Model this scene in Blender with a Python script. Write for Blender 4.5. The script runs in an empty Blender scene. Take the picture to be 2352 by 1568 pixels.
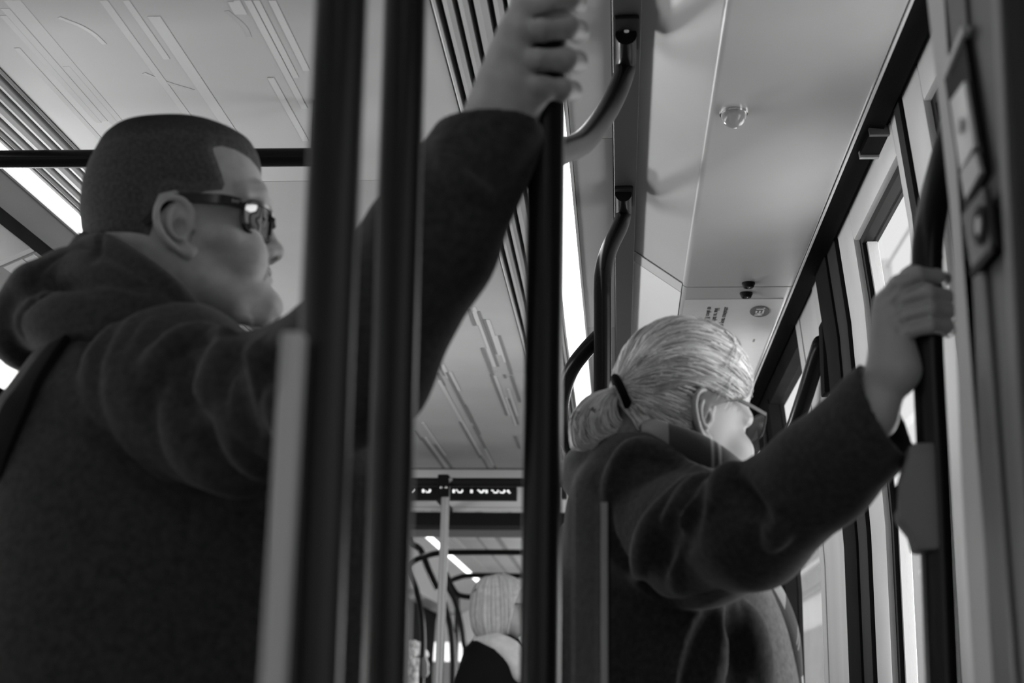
import bpy, bmesh, math, random
import numpy as np
import openvdb
from mathutils import Vector, Matrix

random.seed(7)
rng = np.random.default_rng(11)
SC = bpy.context.scene
COL = SC.collection

# ------------------------------------------------------------------ camera
FPX, CX, CY = 3400.0, 1176.0, 784.0
_v = np.array([1424 - CX, CY - 1625, -FPX]); _v /= np.linalg.norm(_v)
_u = np.array([1370 - CX, CY + 13000, -FPX]); _u -= _v * (_u @ _v); _u /= np.linalg.norm(_u)
_r = np.cross(_v, _u)
CAM_M = np.array([_r, _v, _u])
CAM_C = np.array([0, 0, 1.1])
cam_data = bpy.data.cameras.new('camera')
cam = bpy.data.objects.new('camera', cam_data); COL.objects.link(cam)
cam_data.sensor_width = 36.0
cam_data.lens = 36.0 * FPX / 2352.0
cam_data.clip_start = 0.05
cam_data.clip_end = 200
cam.matrix_world = Matrix([list(CAM_M[i]) + [CAM_C[i]] for i in range(3)] + [[0, 0, 0, 1]])
cam_data.dof.use_dof = True
cam_data.dof.focus_distance = 2.9
cam_data.dof.aperture_fstop = 5.0
SC.camera = cam

# ------------------------------------------------------------------ world, light, exposure
world = bpy.data.worlds.new('overcast'); SC.world = world
world.use_nodes = True
bg = world.node_tree.nodes['Background']
bg.inputs[0].default_value = (1, 1, 1, 1)
bg.inputs[1].default_value = 1.5
SC.view_settings.view_transform = 'Standard'
SC.view_settings.look = 'None'
SC.view_settings.gamma = 1.0
SC.view_settings.use_curve_mapping = False
SC.view_settings.exposure = 0.0


def area(name, loc, target, sx, sy, power):
    l = bpy.data.lights.new(name, 'AREA'); l.shape = 'RECTANGLE'; l.size = sx; l.size_y = sy; l.energy = power
    o = bpy.data.objects.new(name, l); COL.objects.link(o); o.location = loc
    d = Vector(target) - Vector(loc)
    o.rotation_euler = d.to_track_quat('-Z', 'Y').to_euler()
    return o


# daylight through the left-hand windows of the tram and through the doors on the right
area('window_daylight', (-3.3, 3.2, .85), (-.2, 2.9, 1.65), 3.6, 0.9, 130)
area('window_daylight', (-4.6, 9.3, .50), (0.1, 2.6, 2.12), 1.0, 0.7, 480)
area('window_daylight', (1.3, 10.5, 1.6), (-.6, 10.5, 1.7), 6.5, 1.2, 420)
area('window_daylight', (-2.4, 10.5, 1.6), (-.6, 10.5, 1.7), 6.5, 1.2, 420)
area('window_daylight', (1.3, 3.2, 1.5), (-0.8, 3.2, 1.6), 3.6, 1.2, 140)
area('rear_fill', (-.5, -2.4, 1.5), (-.3, 2, 1.5), 2.0, .9, 3)  # added fill lamp for camera-facing surfaces; the rear wall behind it is solid


def ray(px, py):
    return CAM_M @ np.array([(px - CX) / FPX, (CY - py) / FPX, -1.0])


def P(px, py, X=None, Y=None, Z=None):
    """the point where the line of sight through a photo pixel meets a plane of the tram"""
    d = ray(px, py)
    if X is not None: t = (X - CAM_C[0]) / d[0]
    elif Y is not None: t = (Y - CAM_C[1]) / d[1]
    else: t = (Z - CAM_C[2]) / d[2]
    return CAM_C + t * d


def unit(a):
    a = np.array(a, float)
    return a / np.linalg.norm(a)


# ------------------------------------------------------------------ materials
MATS = {}


def mat(name, v, rough=0.5, metal=0.0, spec=0.5, var=0.0, vscale=8.0, bump=0.0, bscale=300.0, sheen=0.0, coat=0.0,
        emit=0.0, attr=None, stretch=None):
    m = bpy.data.materials.new(name); m.use_nodes = True
    nt = m.node_tree; b = nt.nodes['Principled BSDF']
    b.inputs['Base Color'].default_value = (v, v, v, 1)
    b.inputs['Roughness'].default_value = rough
    b.inputs['Metallic'].default_value = metal
    b.inputs['Specular IOR Level'].default_value = spec
    b.inputs['Sheen Weight'].default_value = sheen
    b.inputs['Sheen Roughness'].default_value = 0.45
    b.inputs['Coat Weight'].default_value = coat
    if emit:
        b.inputs['Emission Color'].default_value = (1, 1, 1, 1)
        b.inputs['Emission Strength'].default_value = emit
    tc = nt.nodes.new('ShaderNodeTexCoord')
    src = tc.outputs['Object']
    if stretch:
        mp = nt.nodes.new('ShaderNodeMapping'); mp.inputs['Scale'].default_value = stretch
        nt.links.new(src, mp.inputs['Vector']); src = mp.outputs['Vector']
    if var or attr:
        n = nt.nodes.new('ShaderNodeTexNoise'); n.inputs['Scale'].default_value = vscale
        n.inputs['Detail'].default_value = 6.0
        nt.links.new(src, n.inputs['Vector'])
        mr = nt.nodes.new('ShaderNodeMapRange')
        mr.inputs['From Min'].default_value = 0.3; mr.inputs['From Max'].default_value = 0.7
        mr.inputs['To Min'].default_value = v * (1 - var); mr.inputs['To Max'].default_value = v * (1 + var)
        nt.links.new(n.outputs['Fac'], mr.inputs['Value'])
        out = mr.outputs['Result']
        if attr:
            at = nt.nodes.new('ShaderNodeAttribute'); at.attribute_name = attr
            mu = nt.nodes.new('ShaderNodeMath'); mu.operation = 'MULTIPLY'
            nt.links.new(out, mu.inputs[0]); nt.links.new(at.outputs['Fac'], mu.inputs[1]); out = mu.outputs[0]
        cc = nt.nodes.new('ShaderNodeCombineColor')
        for i in range(3): nt.links.new(out, cc.inputs[i])
        nt.links.new(cc.outputs[0], b.inputs['Base Color'])
    if bump:
        n2 = nt.nodes.new('ShaderNodeTexNoise'); n2.inputs['Scale'].default_value = bscale
        n2.inputs['Detail'].default_value = 4.0
        nt.links.new(src, n2.inputs['Vector'])
        bp = nt.nodes.new('ShaderNodeBump'); bp.inputs['Strength'].default_value = bump
        bp.inputs['Distance'].default_value = 0.002
        nt.links.new(n2.outputs['Fac'], bp.inputs['Height']); nt.links.new(bp.outputs['Normal'], b.inputs['Normal'])
    MATS[name] = m
    return m


def glass_mat(name, tint, haze=0.0, gloss=0.06):
    """a thin sheet of clear or tinted glass: straight-through light, a weak reflection and a little dirt"""
    m = bpy.data.materials.new(name); m.use_nodes = True
    nt = m.node_tree; nt.nodes.clear()
    o = nt.nodes.new('ShaderNodeOutputMaterial')
    t = nt.nodes.new('ShaderNodeBsdfTransparent'); t.inputs[0].default_value = (tint, tint, tint, 1)
    g = nt.nodes.new('ShaderNodeBsdfGlossy'); g.inputs['Roughness'].default_value = 0.02
    d = nt.nodes.new('ShaderNodeBsdfDiffuse'); d.inputs[0].default_value = (.7, .7, .7, 1)
    m1 = nt.nodes.new('ShaderNodeMixShader'); m1.inputs[0].default_value = gloss
    m2 = nt.nodes.new('ShaderNodeMixShader'); m2.inputs[0].default_value = haze
    nt.links.new(t.outputs[0], m1.inputs[1]); nt.links.new(g.outputs[0], m1.inputs[2])
    nt.links.new(m1.outputs[0], m2.inputs[1]); nt.links.new(d.outputs[0], m2.inputs[2])
    nt.links.new(m2.outputs[0], o.inputs[0])
    MATS[name] = m
    return m


M_CEIL = mat('ceiling_laminate', .50, rough=.6, spec=.08, var=.07, vscale=2.5)
M_STRIPE = mat('stripe_print_light', .62, rough=.6, spec=.08)
M_STRIPE_D = mat('stripe_print_dark', .25, rough=.6, spec=.08)
M_PANEL = mat('side_panel_grey', .34, rough=.35, var=.05, vscale=3)
M_PANEL_L = mat('side_panel_pale', .62, rough=.3, var=.05, vscale=3)
M_COVE = mat('cove_laminate', .5, rough=.3, var=.05, vscale=3)
M_LOCKER = mat('overhead_panel_laminate', .40, rough=.28, spec=.6, var=.06, vscale=3)
M_BEAM = mat('beam_grey', .035, rough=.4)
M_ALU = mat('aluminium', .62, rough=.38, metal=.25, var=.08, vscale=12, stretch=(1, 1, .05))
M_SLAT = mat('slat_grey', .42, rough=.55, spec=.25)
M_DARKSLOT = mat('vent_dark', .03, rough=.6)
M_BLACK = mat('black_rubber', .009, rough=.65, spec=.12)
M_HEADER = mat('header_black', .006, rough=.7, spec=.1)
M_DARKPOST = mat('dark_post', .010, rough=.8, spec=.03, var=.2, vscale=10)
M_POLE = mat('black_pole_paint', .008, rough=.3, spec=.25)
M_POLE_B = mat('black_bar_paint', .006, rough=.25, spec=.12)
M_BRACKET = mat('bracket_plastic', .15, rough=.5)
M_DOOR = mat('door_leaf_paint', .62, rough=.4, var=.06, vscale=6)
M_COLUMN = mat('column_grey', .042, rough=.45, var=.08, vscale=5)  # pillar face kept darker, its shade put into the colour
M_COLUMN_L = mat('column_lit_pale', .42, rough=.45)  # window light on the pillar's edge put into a paler colour
M_FLOOR = mat('floor_vinyl', .3, rough=.6, var=.2, vscale=40)
M_WALL = mat('wall_lining', .28, rough=.5, var=.08, vscale=4)
M_PALEPOLE = mat('pale_pole', .30, rough=.4, metal=.2)
M_WHITE = mat('white_print', .8, rough=.4)
M_INK = mat('ink', .03, rough=.5)
M_LIGHT = mat('light_diffuser', .8, rough=.5, emit=3.2)
M_LED = mat('display_dots', .8, emit=1.1)
M_WINGLASS = glass_mat('window_glass', .76, .01, .04)
M_SCREEN = glass_mat('screen_glass', .93, .035, .05)
M_WOOL_M = mat('charcoal_wool', .034, rough=.95, spec=.1, var=.30, vscale=120, bump=.35, bscale=420, sheen=.10)
M_WOOL_W = mat('grey_wool_coat', .040, rough=.95, spec=.1, var=.28, vscale=130, bump=.3, bscale=450, sheen=.14)
M_LAPEL = mat('grey_wool_lit', .10, rough=.95, spec=.1, var=.25, vscale=130, bump=.3, bscale=450, sheen=.1)  # coat wool made paler, window light on the front put into its colour
M_HOOD = mat('hood_fleece', .032, rough=.95, spec=.1, var=.30, vscale=140, bump=.35, bscale=500, sheen=.12)
M_SKIN_M = mat('skin_shaven', .32, rough=.5, spec=.35, var=.12, vscale=45, bump=.12, bscale=500)
M_SKIN_W = mat('skin_pale', .33, rough=.45, spec=.35, var=.05, vscale=40, bump=.06, bscale=500)
M_SKIN_H = mat('skin_hand', .22, rough=.5, spec=.3, var=.1, vscale=60, bump=.15, bscale=300)
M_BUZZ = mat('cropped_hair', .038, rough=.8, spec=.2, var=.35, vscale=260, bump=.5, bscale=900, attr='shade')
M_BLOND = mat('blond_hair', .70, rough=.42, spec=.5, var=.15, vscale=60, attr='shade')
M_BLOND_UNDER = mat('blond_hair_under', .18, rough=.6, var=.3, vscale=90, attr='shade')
M_GREYHAIR = mat('white_hair', .55, rough=.45, spec=.4, var=.12, vscale=50, attr='shade')
M_GLOSSBLACK = mat('sunglass_acetate', .006, rough=.18, spec=.5)
M_LENS_DARK = mat('dark_lens', .01, rough=.05, spec=.9, coat=.6)
M_SPEC = mat('spectacle_frame', .02, rough=.4, spec=.3)
M_SPECLENS = glass_mat('spectacle_lens', .82, .0, .16)
M_BLACKCLOTH = mat('black_cloth', .006, rough=.9, spec=.1)
M_SCARF_W = mat('white_scarf_cloth', .55, rough=.9, var=.1, vscale=30)
M_TROUSER = mat('trouser_cloth', .03, rough=.9)
M_SHOE = mat('shoe_leather', .02, rough=.4)
M_STRAP = mat('bag_strap_webbing', .01, rough=.9, spec=.05, bump=.4, bscale=300)
M_EYE = mat('eye_white', .7, rough=.15)
M_CHROME = mat('chrome', .6, rough=.12, metal=1.0)
M_OUT = mat('rendered_building_wall', .72, rough=.8, var=.04, vscale=1)
M_OUT_D = mat('building_band_grey', .38, rough=.8, var=.1, vscale=2)
M_GROUND = mat('platform_paving', .5, rough=.9, var=.1, vscale=6)
M_STONE = mat('stone_wall', .34, rough=.9, var=.45, vscale=14)
M_TOTEM = mat('totem_white', .85, rough=.5)
M_SIGNGREY = mat('sign_grey', .3, rough=.5)
M_POSTER = mat('poster_paper', .6, rough=.3, var=.03, vscale=20)
M_LOGO = mat('logo_disc', .06, rough=.35)
M_CURL = mat('curly_grey_hair', .42, rough=.7, var=.5, vscale=90)


def dome_material():
    m = bpy.data.materials.new('dome_plastic'); m.use_nodes = True
    b = m.node_tree.nodes['Principled BSDF']
    b.inputs['Base Color'].default_value = (.55, .55, .55, 1); b.inputs['Roughness'].default_value = .12
    b.inputs['Transmission Weight'].default_value = .45; b.inputs['IOR'].default_value = 1.45
    return m


M_DOME = dome_material()


def plaid_material():
    m = mat('plaid_scarf', .05, rough=.95, bump=.4, bscale=300, sheen=.1)
    nt = m.node_tree; b = nt.nodes['Principled BSDF']
    tc = nt.nodes.new('ShaderNodeTexCoord')
    sx = nt.nodes.new('ShaderNodeSeparateXYZ'); nt.links.new(tc.outputs['UV'], sx.inputs[0])
    ramp = nt.nodes.new('ShaderNodeValToRGB'); ramp.color_ramp.interpolation = 'CONSTANT'
    cr = ramp.color_ramp
    stops = [(0, .05), (.10, .25), (.24, .05), (.46, .26), (.475, .05), (.50, .26), (.515, .05), (.70, .40), (.80, .05)]
    cr.elements[0].position = 0; cr.elements[0].color = (.05, .05, .05, 1)
    cr.elements[1].position = .10; cr.elements[1].color = (.25, .25, .25, 1)
    for p, c in stops[2:]:
        e = cr.elements.new(p); e.color = (c, c, c, 1)
    nt.links.new(sx.outputs[1], ramp.inputs[0])
    gt = nt.nodes.new('ShaderNodeMath'); gt.operation = 'GREATER_THAN'; gt.inputs[1].default_value = .42
    nt.links.new(sx.outputs[0], gt.inputs[0])
    mx = nt.nodes.new('ShaderNodeMix'); mx.data_type = 'RGBA'
    nt.links.new(gt.outputs[0], mx.inputs[0])
    mx.inputs[6].default_value = (.045, .045, .045, 1)
    nt.links.new(ramp.outputs[0], mx.inputs[7]); nt.links.new(mx.outputs[2], b.inputs['Base Color'])
    return m


M_PLAID = plaid_material()

# ------------------------------------------------------------------ object helpers
OFF = {}


def props(o, label=None, cat=None, group=None, kind=None):
    if label: o['label'] = label
    if cat: o['category'] = cat
    if group: o['group'] = group
    if kind: o['kind'] = kind
    return o


def thing(name, loc, label=None, cat=None, group=None, kind=None):
    o = bpy.data.objects.new(name, None); COL.objects.link(o)
    o.location = tuple(float(c) for c in loc); o.empty_display_size = .05
    OFF[o.name] = np.array(loc, float)
    return props(o, label, cat, group, kind)


def link(name, me, m, parent, off):
    o = bpy.data.objects.new(name, me); COL.objects.link(o)
    if m is not None and not me.materials: me.materials.append(m)
    if parent is not None:
        o.parent = parent
    else:
        o.location = tuple(float(c) for c in off)
    OFF[o.name] = np.array(off, float)
    return o


def mesh_obj(name, V, Fc, m, parent=None, smooth=True, sharp=40, shade=None, bevel=0.0, uv=None):
    V = np.asarray(V, np.float64)
    if parent is not None: off = OFF[parent.name]
    else:
        off = (V.min(0) + V.max(0)) / 2; off[2] = V[:, 2].min()
    me = bpy.data.meshes.new(name)
    me.from_pydata((V - off).tolist(), [], [list(map(int, f)) for f in Fc] if not isinstance(Fc, np.ndarray) else Fc.tolist())
    me.update()
    if bevel:
        bm = bmesh.new(); bm.from_mesh(me)
        bmesh.ops.recalc_face_normals(bm, faces=bm.faces)
        ed = [e for e in bm.edges if len(e.link_faces) == 2 and e.calc_face_angle(0) > .6]
        bmesh.ops.bevel(bm, geom=ed, offset=bevel, segments=2, affect='EDGES', profile=.6)
        bm.to_mesh(me); bm.free()
    if smooth:
        me.polygons.foreach_set('use_smooth', [True] * len(me.polygons))
        if sharp: me.set_sharp_from_angle(angle=math.radians(sharp))
    if shade is not None:
        a = me.attributes.new('shade', 'FLOAT', 'POINT'); a.data.foreach_set('value', np.asarray(shade, np.float32))
    if uv is not None:
        l = me.uv_layers.new(name='UVMap')
        idx = np.zeros(len(me.loops), np.int32); me.loops.foreach_get('vertex_index', idx)
        l.data.foreach_set('uv', np.asarray(uv, np.float32)[idx].ravel())
    return link(name, me, m, parent, off)


class MB:
    def __init__(self):
        self.V, self.F = [], []

    def add(self, V, Fc):
        b = len(self.V)
        self.V += [tuple(map(float, v)) for v in V]
        self.F += [[i + b for i in f] for f in Fc]
        return self

    def box(self, lo, hi):
        x0, y0, z0 = lo; x1, y1, z1 = hi
        V = [(x, y, z) for x in (x0, x1) for y in (y0, y1) for z in (z0, z1)]
        return self.add(V, [(0, 1, 3, 2), (4, 6, 7, 5), (0, 4, 5, 1), (2, 3, 7, 6), (0, 2, 6, 4), (1, 5, 7, 3)])

    def prism(self, poly, vec):
        """polygon (list of 3-D points) pushed along a vector"""
        poly = [np.array(p, float) for p in poly]; n = len(poly); vec = np.array(vec, float)
        V = poly + [p + vec for p in poly]
        F = [list(range(n))[::-1], list(range(n, 2 * n))] + [[i, (i + 1) % n, n + (i + 1) % n, n + i] for i in range(n)]
        return self.add(V, F)

    def along(self, sec, y0, y1):
        """closed (X, Z) section run along the tram"""
        return self.prism([(x, y0, z) for x, z in sec], (0, y1 - y0, 0))

    def tube(self, pts, r, segs=14, cap=True, flat=None):
        pts = np.array(pts, float); n = len(pts)
        r = np.full(n, r) if np.isscalar(r) else np.array(r, float)
        T = np.gradient(pts, axis=0); T /= np.linalg.norm(T, axis=1)[:, None] + 1e-12
        a = np.array([0, 0, 1.]) if abs(T[0][2]) < .9 else np.array([1., 0, 0])
        N = unit(np.cross(T[0], a)); b = len(self.V)
        for i in range(n):
            if i:
                N = N - T[i] * (N @ T[i]); N = unit(N)
            B = np.cross(T[i], N)
            for k in range(segs):
                an = 2 * math.pi * k / segs
                self.V.append(tuple(pts[i] + r[i] * (math.cos(an) * N + math.sin(an) * B)))
        for i in range(n - 1):
            for k in range(segs):
                k2 = (k + 1) % segs
                self.F.append([b + i * segs + k, b + i * segs + k2, b + (i + 1) * segs + k2, b + (i + 1) * segs + k])
        if cap:
            self.F.append([b + k for k in range(segs)][::-1]); self.F.append([b + (n - 1) * segs + k for k in range(segs)])
        return self

    def ribbon(self, pts, up, hh, ht):
        """flat bar of half height hh along `up` and half thickness ht"""
        pts = np.array(pts, float); n = len(pts); T = np.gradient(pts, axis=0); b = len(self.V)
        hh = np.full(n, hh) if np.isscalar(hh) else np.array(hh)
        for i in range(n):
            t = unit(T[i]); u = unit(np.array(up) - t * (np.array(up) @ t)); s = np.cross(t, u)
            for a, c in ((1, 1), (1, -1), (-1, -1), (-1, 1)):
                self.V.append(tuple(pts[i] + u * hh[i] * a + s * ht * c))
        for i in range(n - 1):
            for k in range(4):
                k2 = (k + 1) % 4
                self.F.append([b + i * 4 + k, b + i * 4 + k2, b + i * 4 + 4 + k2, b + i * 4 + 4 + k])
        self.F.append([b + 3, b + 2, b + 1, b]); self.F.append([b + (n - 1) * 4 + k for k in range(4)])
        return self

    def lathe(self, prof, c, ax, segs=24):
        """profile (radius, height) turned about an axis"""
        ax = unit(ax); a = unit(np.cross(ax, (1, .3, .2))); bb = np.cross(ax, a); c = np.array(c, float); b = len(self.V)
        for r, h in prof:
            for k in range(segs):
                an = 2 * math.pi * k / segs
                self.V.append(tuple(c + ax * h + r * (math.cos(an) * a + math.sin(an) * bb)))
        for i in range(len(prof) - 1):
            for k in range(segs):
                k2 = (k + 1) % segs
                self.F.append([b + i * segs + k, b + i * segs + k2, b + (i + 1) * segs + k2, b + (i + 1) * segs + k])
        self.F.append([b + k for k in range(segs)][::-1]); self.F.append([b + (len(prof) - 1) * segs + k for k in range(segs)])
        return self

    def build(self, name, m, parent=None, **kw):
        o = mesh_obj(name, self.V, self.F, m, parent, **kw)
        return o


def spline(pts, n=24):
    """smooth Catmull-Rom line through points"""
    p = np.array(pts, float); m = len(p)
    if m < 3: return np.array([p[0] + (p[-1] - p[0]) * t for t in np.linspace(0, 1, n)])
    q = np.vstack([2 * p[0] - p[1], p, 2 * p[-1] - p[-2]]); out = []
    per = max(2, n // (m - 1))
    for i in range(m - 1):
        a, b, c, d = q[i], q[i + 1], q[i + 2], q[i + 3]
        for t in np.linspace(0, 1, per, endpoint=False):
            out.append(.5 * ((2 * b) + (c - a) * t + (2 * a - 5 * b + 4 * c - d) * t * t + (3 * b - a - 3 * c + d) * t ** 3))
    out.append(p[-1])
    return np.array(out)


def flat_text(name, s, size, origin, xdir, ydir, m, parent=None, depth=.0006, shear=0, sx=1.0):
    """lettering as a thin mesh whose baseline runs along xdir"""
    cu = bpy.data.curves.new(name, 'FONT'); cu.body = s; cu.size = size; cu.extrude = depth / 2
    cu.align_x = 'LEFT'; cu.align_y = 'CENTER'; cu.resolution_u = 3
    to = bpy.data.objects.new('tmp', cu); COL.objects.link(to)
    dg = bpy.context.evaluated_depsgraph_get()
    me = bpy.data.meshes.new_from_object(to.evaluated_get(dg))
    V = np.array([v.co[:] for v in me.vertices]); Fc = [list(p.vertices) for p in me.polygons]
    bpy.data.objects.remove(to); bpy.data.curves.remove(cu); bpy.data.meshes.remove(me)
    x, y = unit(xdir), unit(ydir); z = np.cross(x, y)
    W = np.array(origin) + V[:, :1] * sx * x + V[:, 1:2] * y + V[:, 2:3] * z
    return mesh_obj(name, W, Fc, m, parent, smooth=False)


# ------------------------------------------------------------------ signed-distance sculpting
class Field:
    def __init__(self, lo, hi, h):
        self.h = h; self.lo = np.array(lo, np.float32)
        self.n = np.ceil((np.array(hi) - np.array(lo)) / h).astype(int) + 1
        self.ax = [(self.lo[i] + h * np.arange(self.n[i])).astype(np.float32) for i in range(3)]
        self.d = np.full(self.n, .08, np.float32)

    def sub(self, lo, hi, mg):
        s = []
        for i in range(3):
            a = int(max(0, math.floor((lo[i] - mg - self.lo[i]) / self.h)))
            b = int(min(self.n[i], math.ceil((hi[i] + mg - self.lo[i]) / self.h) + 1))
            if b <= a: return None
            s.append(slice(a, b))
        X = self.ax[0][s[0]][:, None, None]; Y = self.ax[1][s[1]][None, :, None]; Z = self.ax[2][s[2]][None, None, :]
        return tuple(s), X, Y, Z

    def _mix(self, s, e, k, mode):
        d = self.d[s]
        if mode == 'sub': e = -e
        if k <= 0:
            self.d[s] = np.minimum(d, e) if mode == 'add' else np.maximum(d, e); return
        if mode == 'add':
            t = np.clip(.5 + .5 * (d - e) / k, 0, 1); self.d[s] = d + (e - d) * t - k * t * (1 - t)
        else:
            t = np.clip(.5 - .5 * (d - e) / k, 0, 1); self.d[s] = d + (e - d) * t + k * t * (1 - t)

    def capsule(self, a, b, ra, rb=None, k=.01, mode='add'):
        rb = ra if rb is None else rb
        a = np.array(a, np.float32); b = np.array(b, np.float32); R = max(ra, rb)
        q = self.sub(np.minimum(a, b) - R, np.maximum(a, b) + R, k + 3 * self.h)
        if q is None: return
        s, X, Y, Z = q
        ab = b - a; L = float(ab @ ab) + 1e-12
        x, y, z = X - a[0], Y - a[1], Z - a[2]
        t = np.clip((x * ab[0] + y * ab[1] + z * ab[2]) / L, 0, 1)
        e = np.sqrt((x - t * ab[0]) ** 2 + (y - t * ab[1]) ** 2 + (z - t * ab[2]) ** 2) - (ra + (rb - ra) * t)
        self._mix(s, e, k, mode)

    def path(self, pts, r, k=.01, mode='add'):
        r = [r] * len(pts) if np.isscalar(r) else list(np.interp(np.linspace(0, 1, len(pts)), np.linspace(0, 1, len(r)), r))
        for i in range(len(pts) - 1): self.capsule(pts[i], pts[i + 1], r[i], r[i + 1], k, mode)

    def ell(self, c, rad, R=None, k=.01, mode='add'):
        c = np.array(c, np.float32); rad = np.array(rad, np.float32); m = float(rad.max())
        q = self.sub(c - m, c + m, k + 3 * self.h)
        if q is None: return
        s, X, Y, Z = q
        x, y, z = X - c[0], Y - c[1], Z - c[2]
        if R is not None:
            R = np.array(R, np.float32)
            x, y, z = (R[i][0] * x + R[i][1] * y + R[i][2] * z for i in range(3))
        k0 = np.sqrt((x / rad[0]) ** 2 + (y / rad[1]) ** 2 + (z / rad[2]) ** 2)
        k1 = np.sqrt((x / rad[0] ** 2) ** 2 + (y / rad[1] ** 2) ** 2 + (z / rad[2] ** 2) ** 2) + 1e-9
        self._mix(s, k0 * (k0 - 1) / k1, k, mode)

    def loft(self, zs, cx, cy, a, b, yaw=0.0, n=2.3, k=.02):
        """upright body: at each height an oval of half depth a (facing yaw) and half width b"""
        o = np.argsort(zs); zs = np.array(zs)[o]
        g = lambda v: np.interp(self.ax[2], zs, np.array(v, float)[o]).astype(np.float32)[None, None, :]
        X = self.ax[0][:, None, None]; Y = self.ax[1][None, :, None]; Z = self.ax[2][None, None, :]
        c, s = math.cos(yaw), math.sin(yaw); A, B = g(a), g(b)
        x = (X - g(cx)) * c + (Y - g(cy)) * s; y = -(X - g(cx)) * s + (Y - g(cy)) * c
        rho = (np.abs(x / A) ** n + np.abs(y / B) ** n) ** (1 / n)
        e = (rho - 1) * np.minimum(A, B)
        e = np.maximum(e, np.maximum(Z - zs[-1], zs[0] - Z))
        self._mix(tuple([slice(None)] * 3), np.clip(e, -.08, .08), k, 'add')

    def cut(self, p, nrm, k=0.0, around=None, rad=.1):
        """remove what lies beyond a plane, near a point"""
        p = np.array(p, np.float32); nrm = unit(nrm)
        c = p if around is None else np.array(around)
        q = self.sub(c - rad, c + rad, 0)
        if q is None: return
        s, X, Y, Z = q
        e = (X - p[0]) * nrm[0] + (Y - p[1]) * nrm[1] + (Z - p[2]) * nrm[2]
        self._mix(s, -e, k, 'sub')

    def sample(self, p):
        q = (np.asarray(p, np.float32) - self.lo) / self.h
        i = np.floor(q).astype(int); f = q - i
        ok = np.all((i >= 0) & (i < self.n - 1), axis=-1)
        i = np.clip(i, 0, self.n - 2); r = 0
        for dx in (0, 1):
            for dy in (0, 1):
                for dz in (0, 1):
                    w = (f[..., 0] if dx else 1 - f[..., 0]) * (f[..., 1] if dy else 1 - f[..., 1]) * (f[..., 2] if dz else 1 - f[..., 2])
                    r = r + w * self.d[i[..., 0] + dx, i[..., 1] + dy, i[..., 2] + dz]
        return np.where(ok, r, .08)

    def hit(self, o, dr, t0=0.0, t1=3.0):
        """first surface point along rays (o, dr: n x 3); rows that miss are NaN"""
        o = np.atleast_2d(o).astype(float); dr = np.atleast_2d(dr).astype(float)
        dr = dr / np.linalg.norm(dr, axis=1)[:, None]
        t = np.full(len(dr), t0, float); done = np.zeros(len(dr), bool)
        for _ in range(260):
            v = self.sample(o + dr * t[:, None])
            done |= v < 4e-4
            t = np.where(done, t, t + np.maximum(v * .8, self.h * .15))
            if done.all() or (t > t1).all(): break
        pt = o + dr * t[:, None]; pt[~done] = np.nan
        return pt

    def see(self, px):
        """where the camera's lines of sight through photo pixels meet this body"""
        d = np.array([ray(*p) for p in px]); d /= np.linalg.norm(d, axis=1)[:, None]
        h = self.hit(np.repeat(CAM_C[None], len(d), 0), d, .3, 3.0)
        return h, d

    def fold(self, px, r=.012, sink=.6, k=.015, mode='add', n=18):
        h, d = self.see(spline(px, n)); ok = ~np.isnan(h[:, 0]); h, d = h[ok], d[ok]
        if len(h) < 2: return
        for _ in range(4): h[1:-1] = .25 * h[:-2] + .5 * h[1:-1] + .25 * h[2:]
        w = np.sin(np.linspace(0.04, math.pi - .04, len(h))) ** .8
        if mode == 'add':
            self.path(h + d * r * sink, np.maximum(r * w, .003), k)
        else:
            self.path(h - d * r * sink, np.maximum(r * w, .002), k, 'sub')

    def mesh(self):
        g = openvdb.FloatGrid(background=.08); g.copyFromArray(np.ascontiguousarray(np.clip(self.d, -.08, .08)))
        pts, quads = g.convertToQuads(isovalue=0.0)
        return pts.astype(np.float64) * self.h + self.lo, quads[:, ::-1]


def frame_of(o, yaw, pitch, roll=0.0):
    """origin and axes (forward, towards-camera side, up) of a head; pitch > 0 lifts the chin"""
    F = np.array([math.cos(yaw) * math.cos(pitch), math.sin(yaw) * math.cos(pitch), math.sin(pitch)])
    S = np.array([math.sin(yaw), -math.cos(yaw), 0.0])
    U = np.cross(S, F)
    if roll:
        S, U = S * math.cos(roll) + U * math.sin(roll), U * math.cos(roll) - S * math.sin(roll)
    return np.array(o, float), np.array([F, S, U])


def to_world(fr, L):
    return fr[0] + np.asarray(L) @ fr[1]


def px_local(fr, px, side=0.0):
    """photo pixel -> (forward, up) on the plane at the given side offset of a head frame"""
    o, A = fr; d = ray(*px); n = A[1]
    t = ((o + n * side - CAM_C) @ n) / (d @ n); w = CAM_C + t * d - o
    return np.array([w @ A[0], w @ A[2]])


CANON = dict(
    front=[(.127, .0), (.122, .03), (.11, .055), (.09, .076), (.07, .088), (.05, .094), (.03, .096), (.015, .088), (.0, .084),
           (-.02, .085), (-.04, .09), (-.048, .095), (-.054, .097), (-.058, .0915), (-.063, .095), (-.07, .094), (-.077, .087),
           (-.088, .091), (-.097, .09), (-.106, .08), (-.111, .06)],
    back=[(.127, -.0), (.122, -.035), (.11, -.06), (.09, -.082), (.06, -.097), (.03, -.101), (0, -.098), (-.03, -.085),
          (-.05, -.05), (-.07, -.018), (-.09, .015), (-.105, .045), (-.111, .058)],
    width=[(.127, .005), (.12, .035), (.105, .054), (.085, .067), (.06, .074), (.03, .076), (.0, .072), (-.02, .069), (-.04, .065),
           (-.06, .060), (-.075, .052), (-.09, .040), (-.102, .026), (-.111, .01)])


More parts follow.
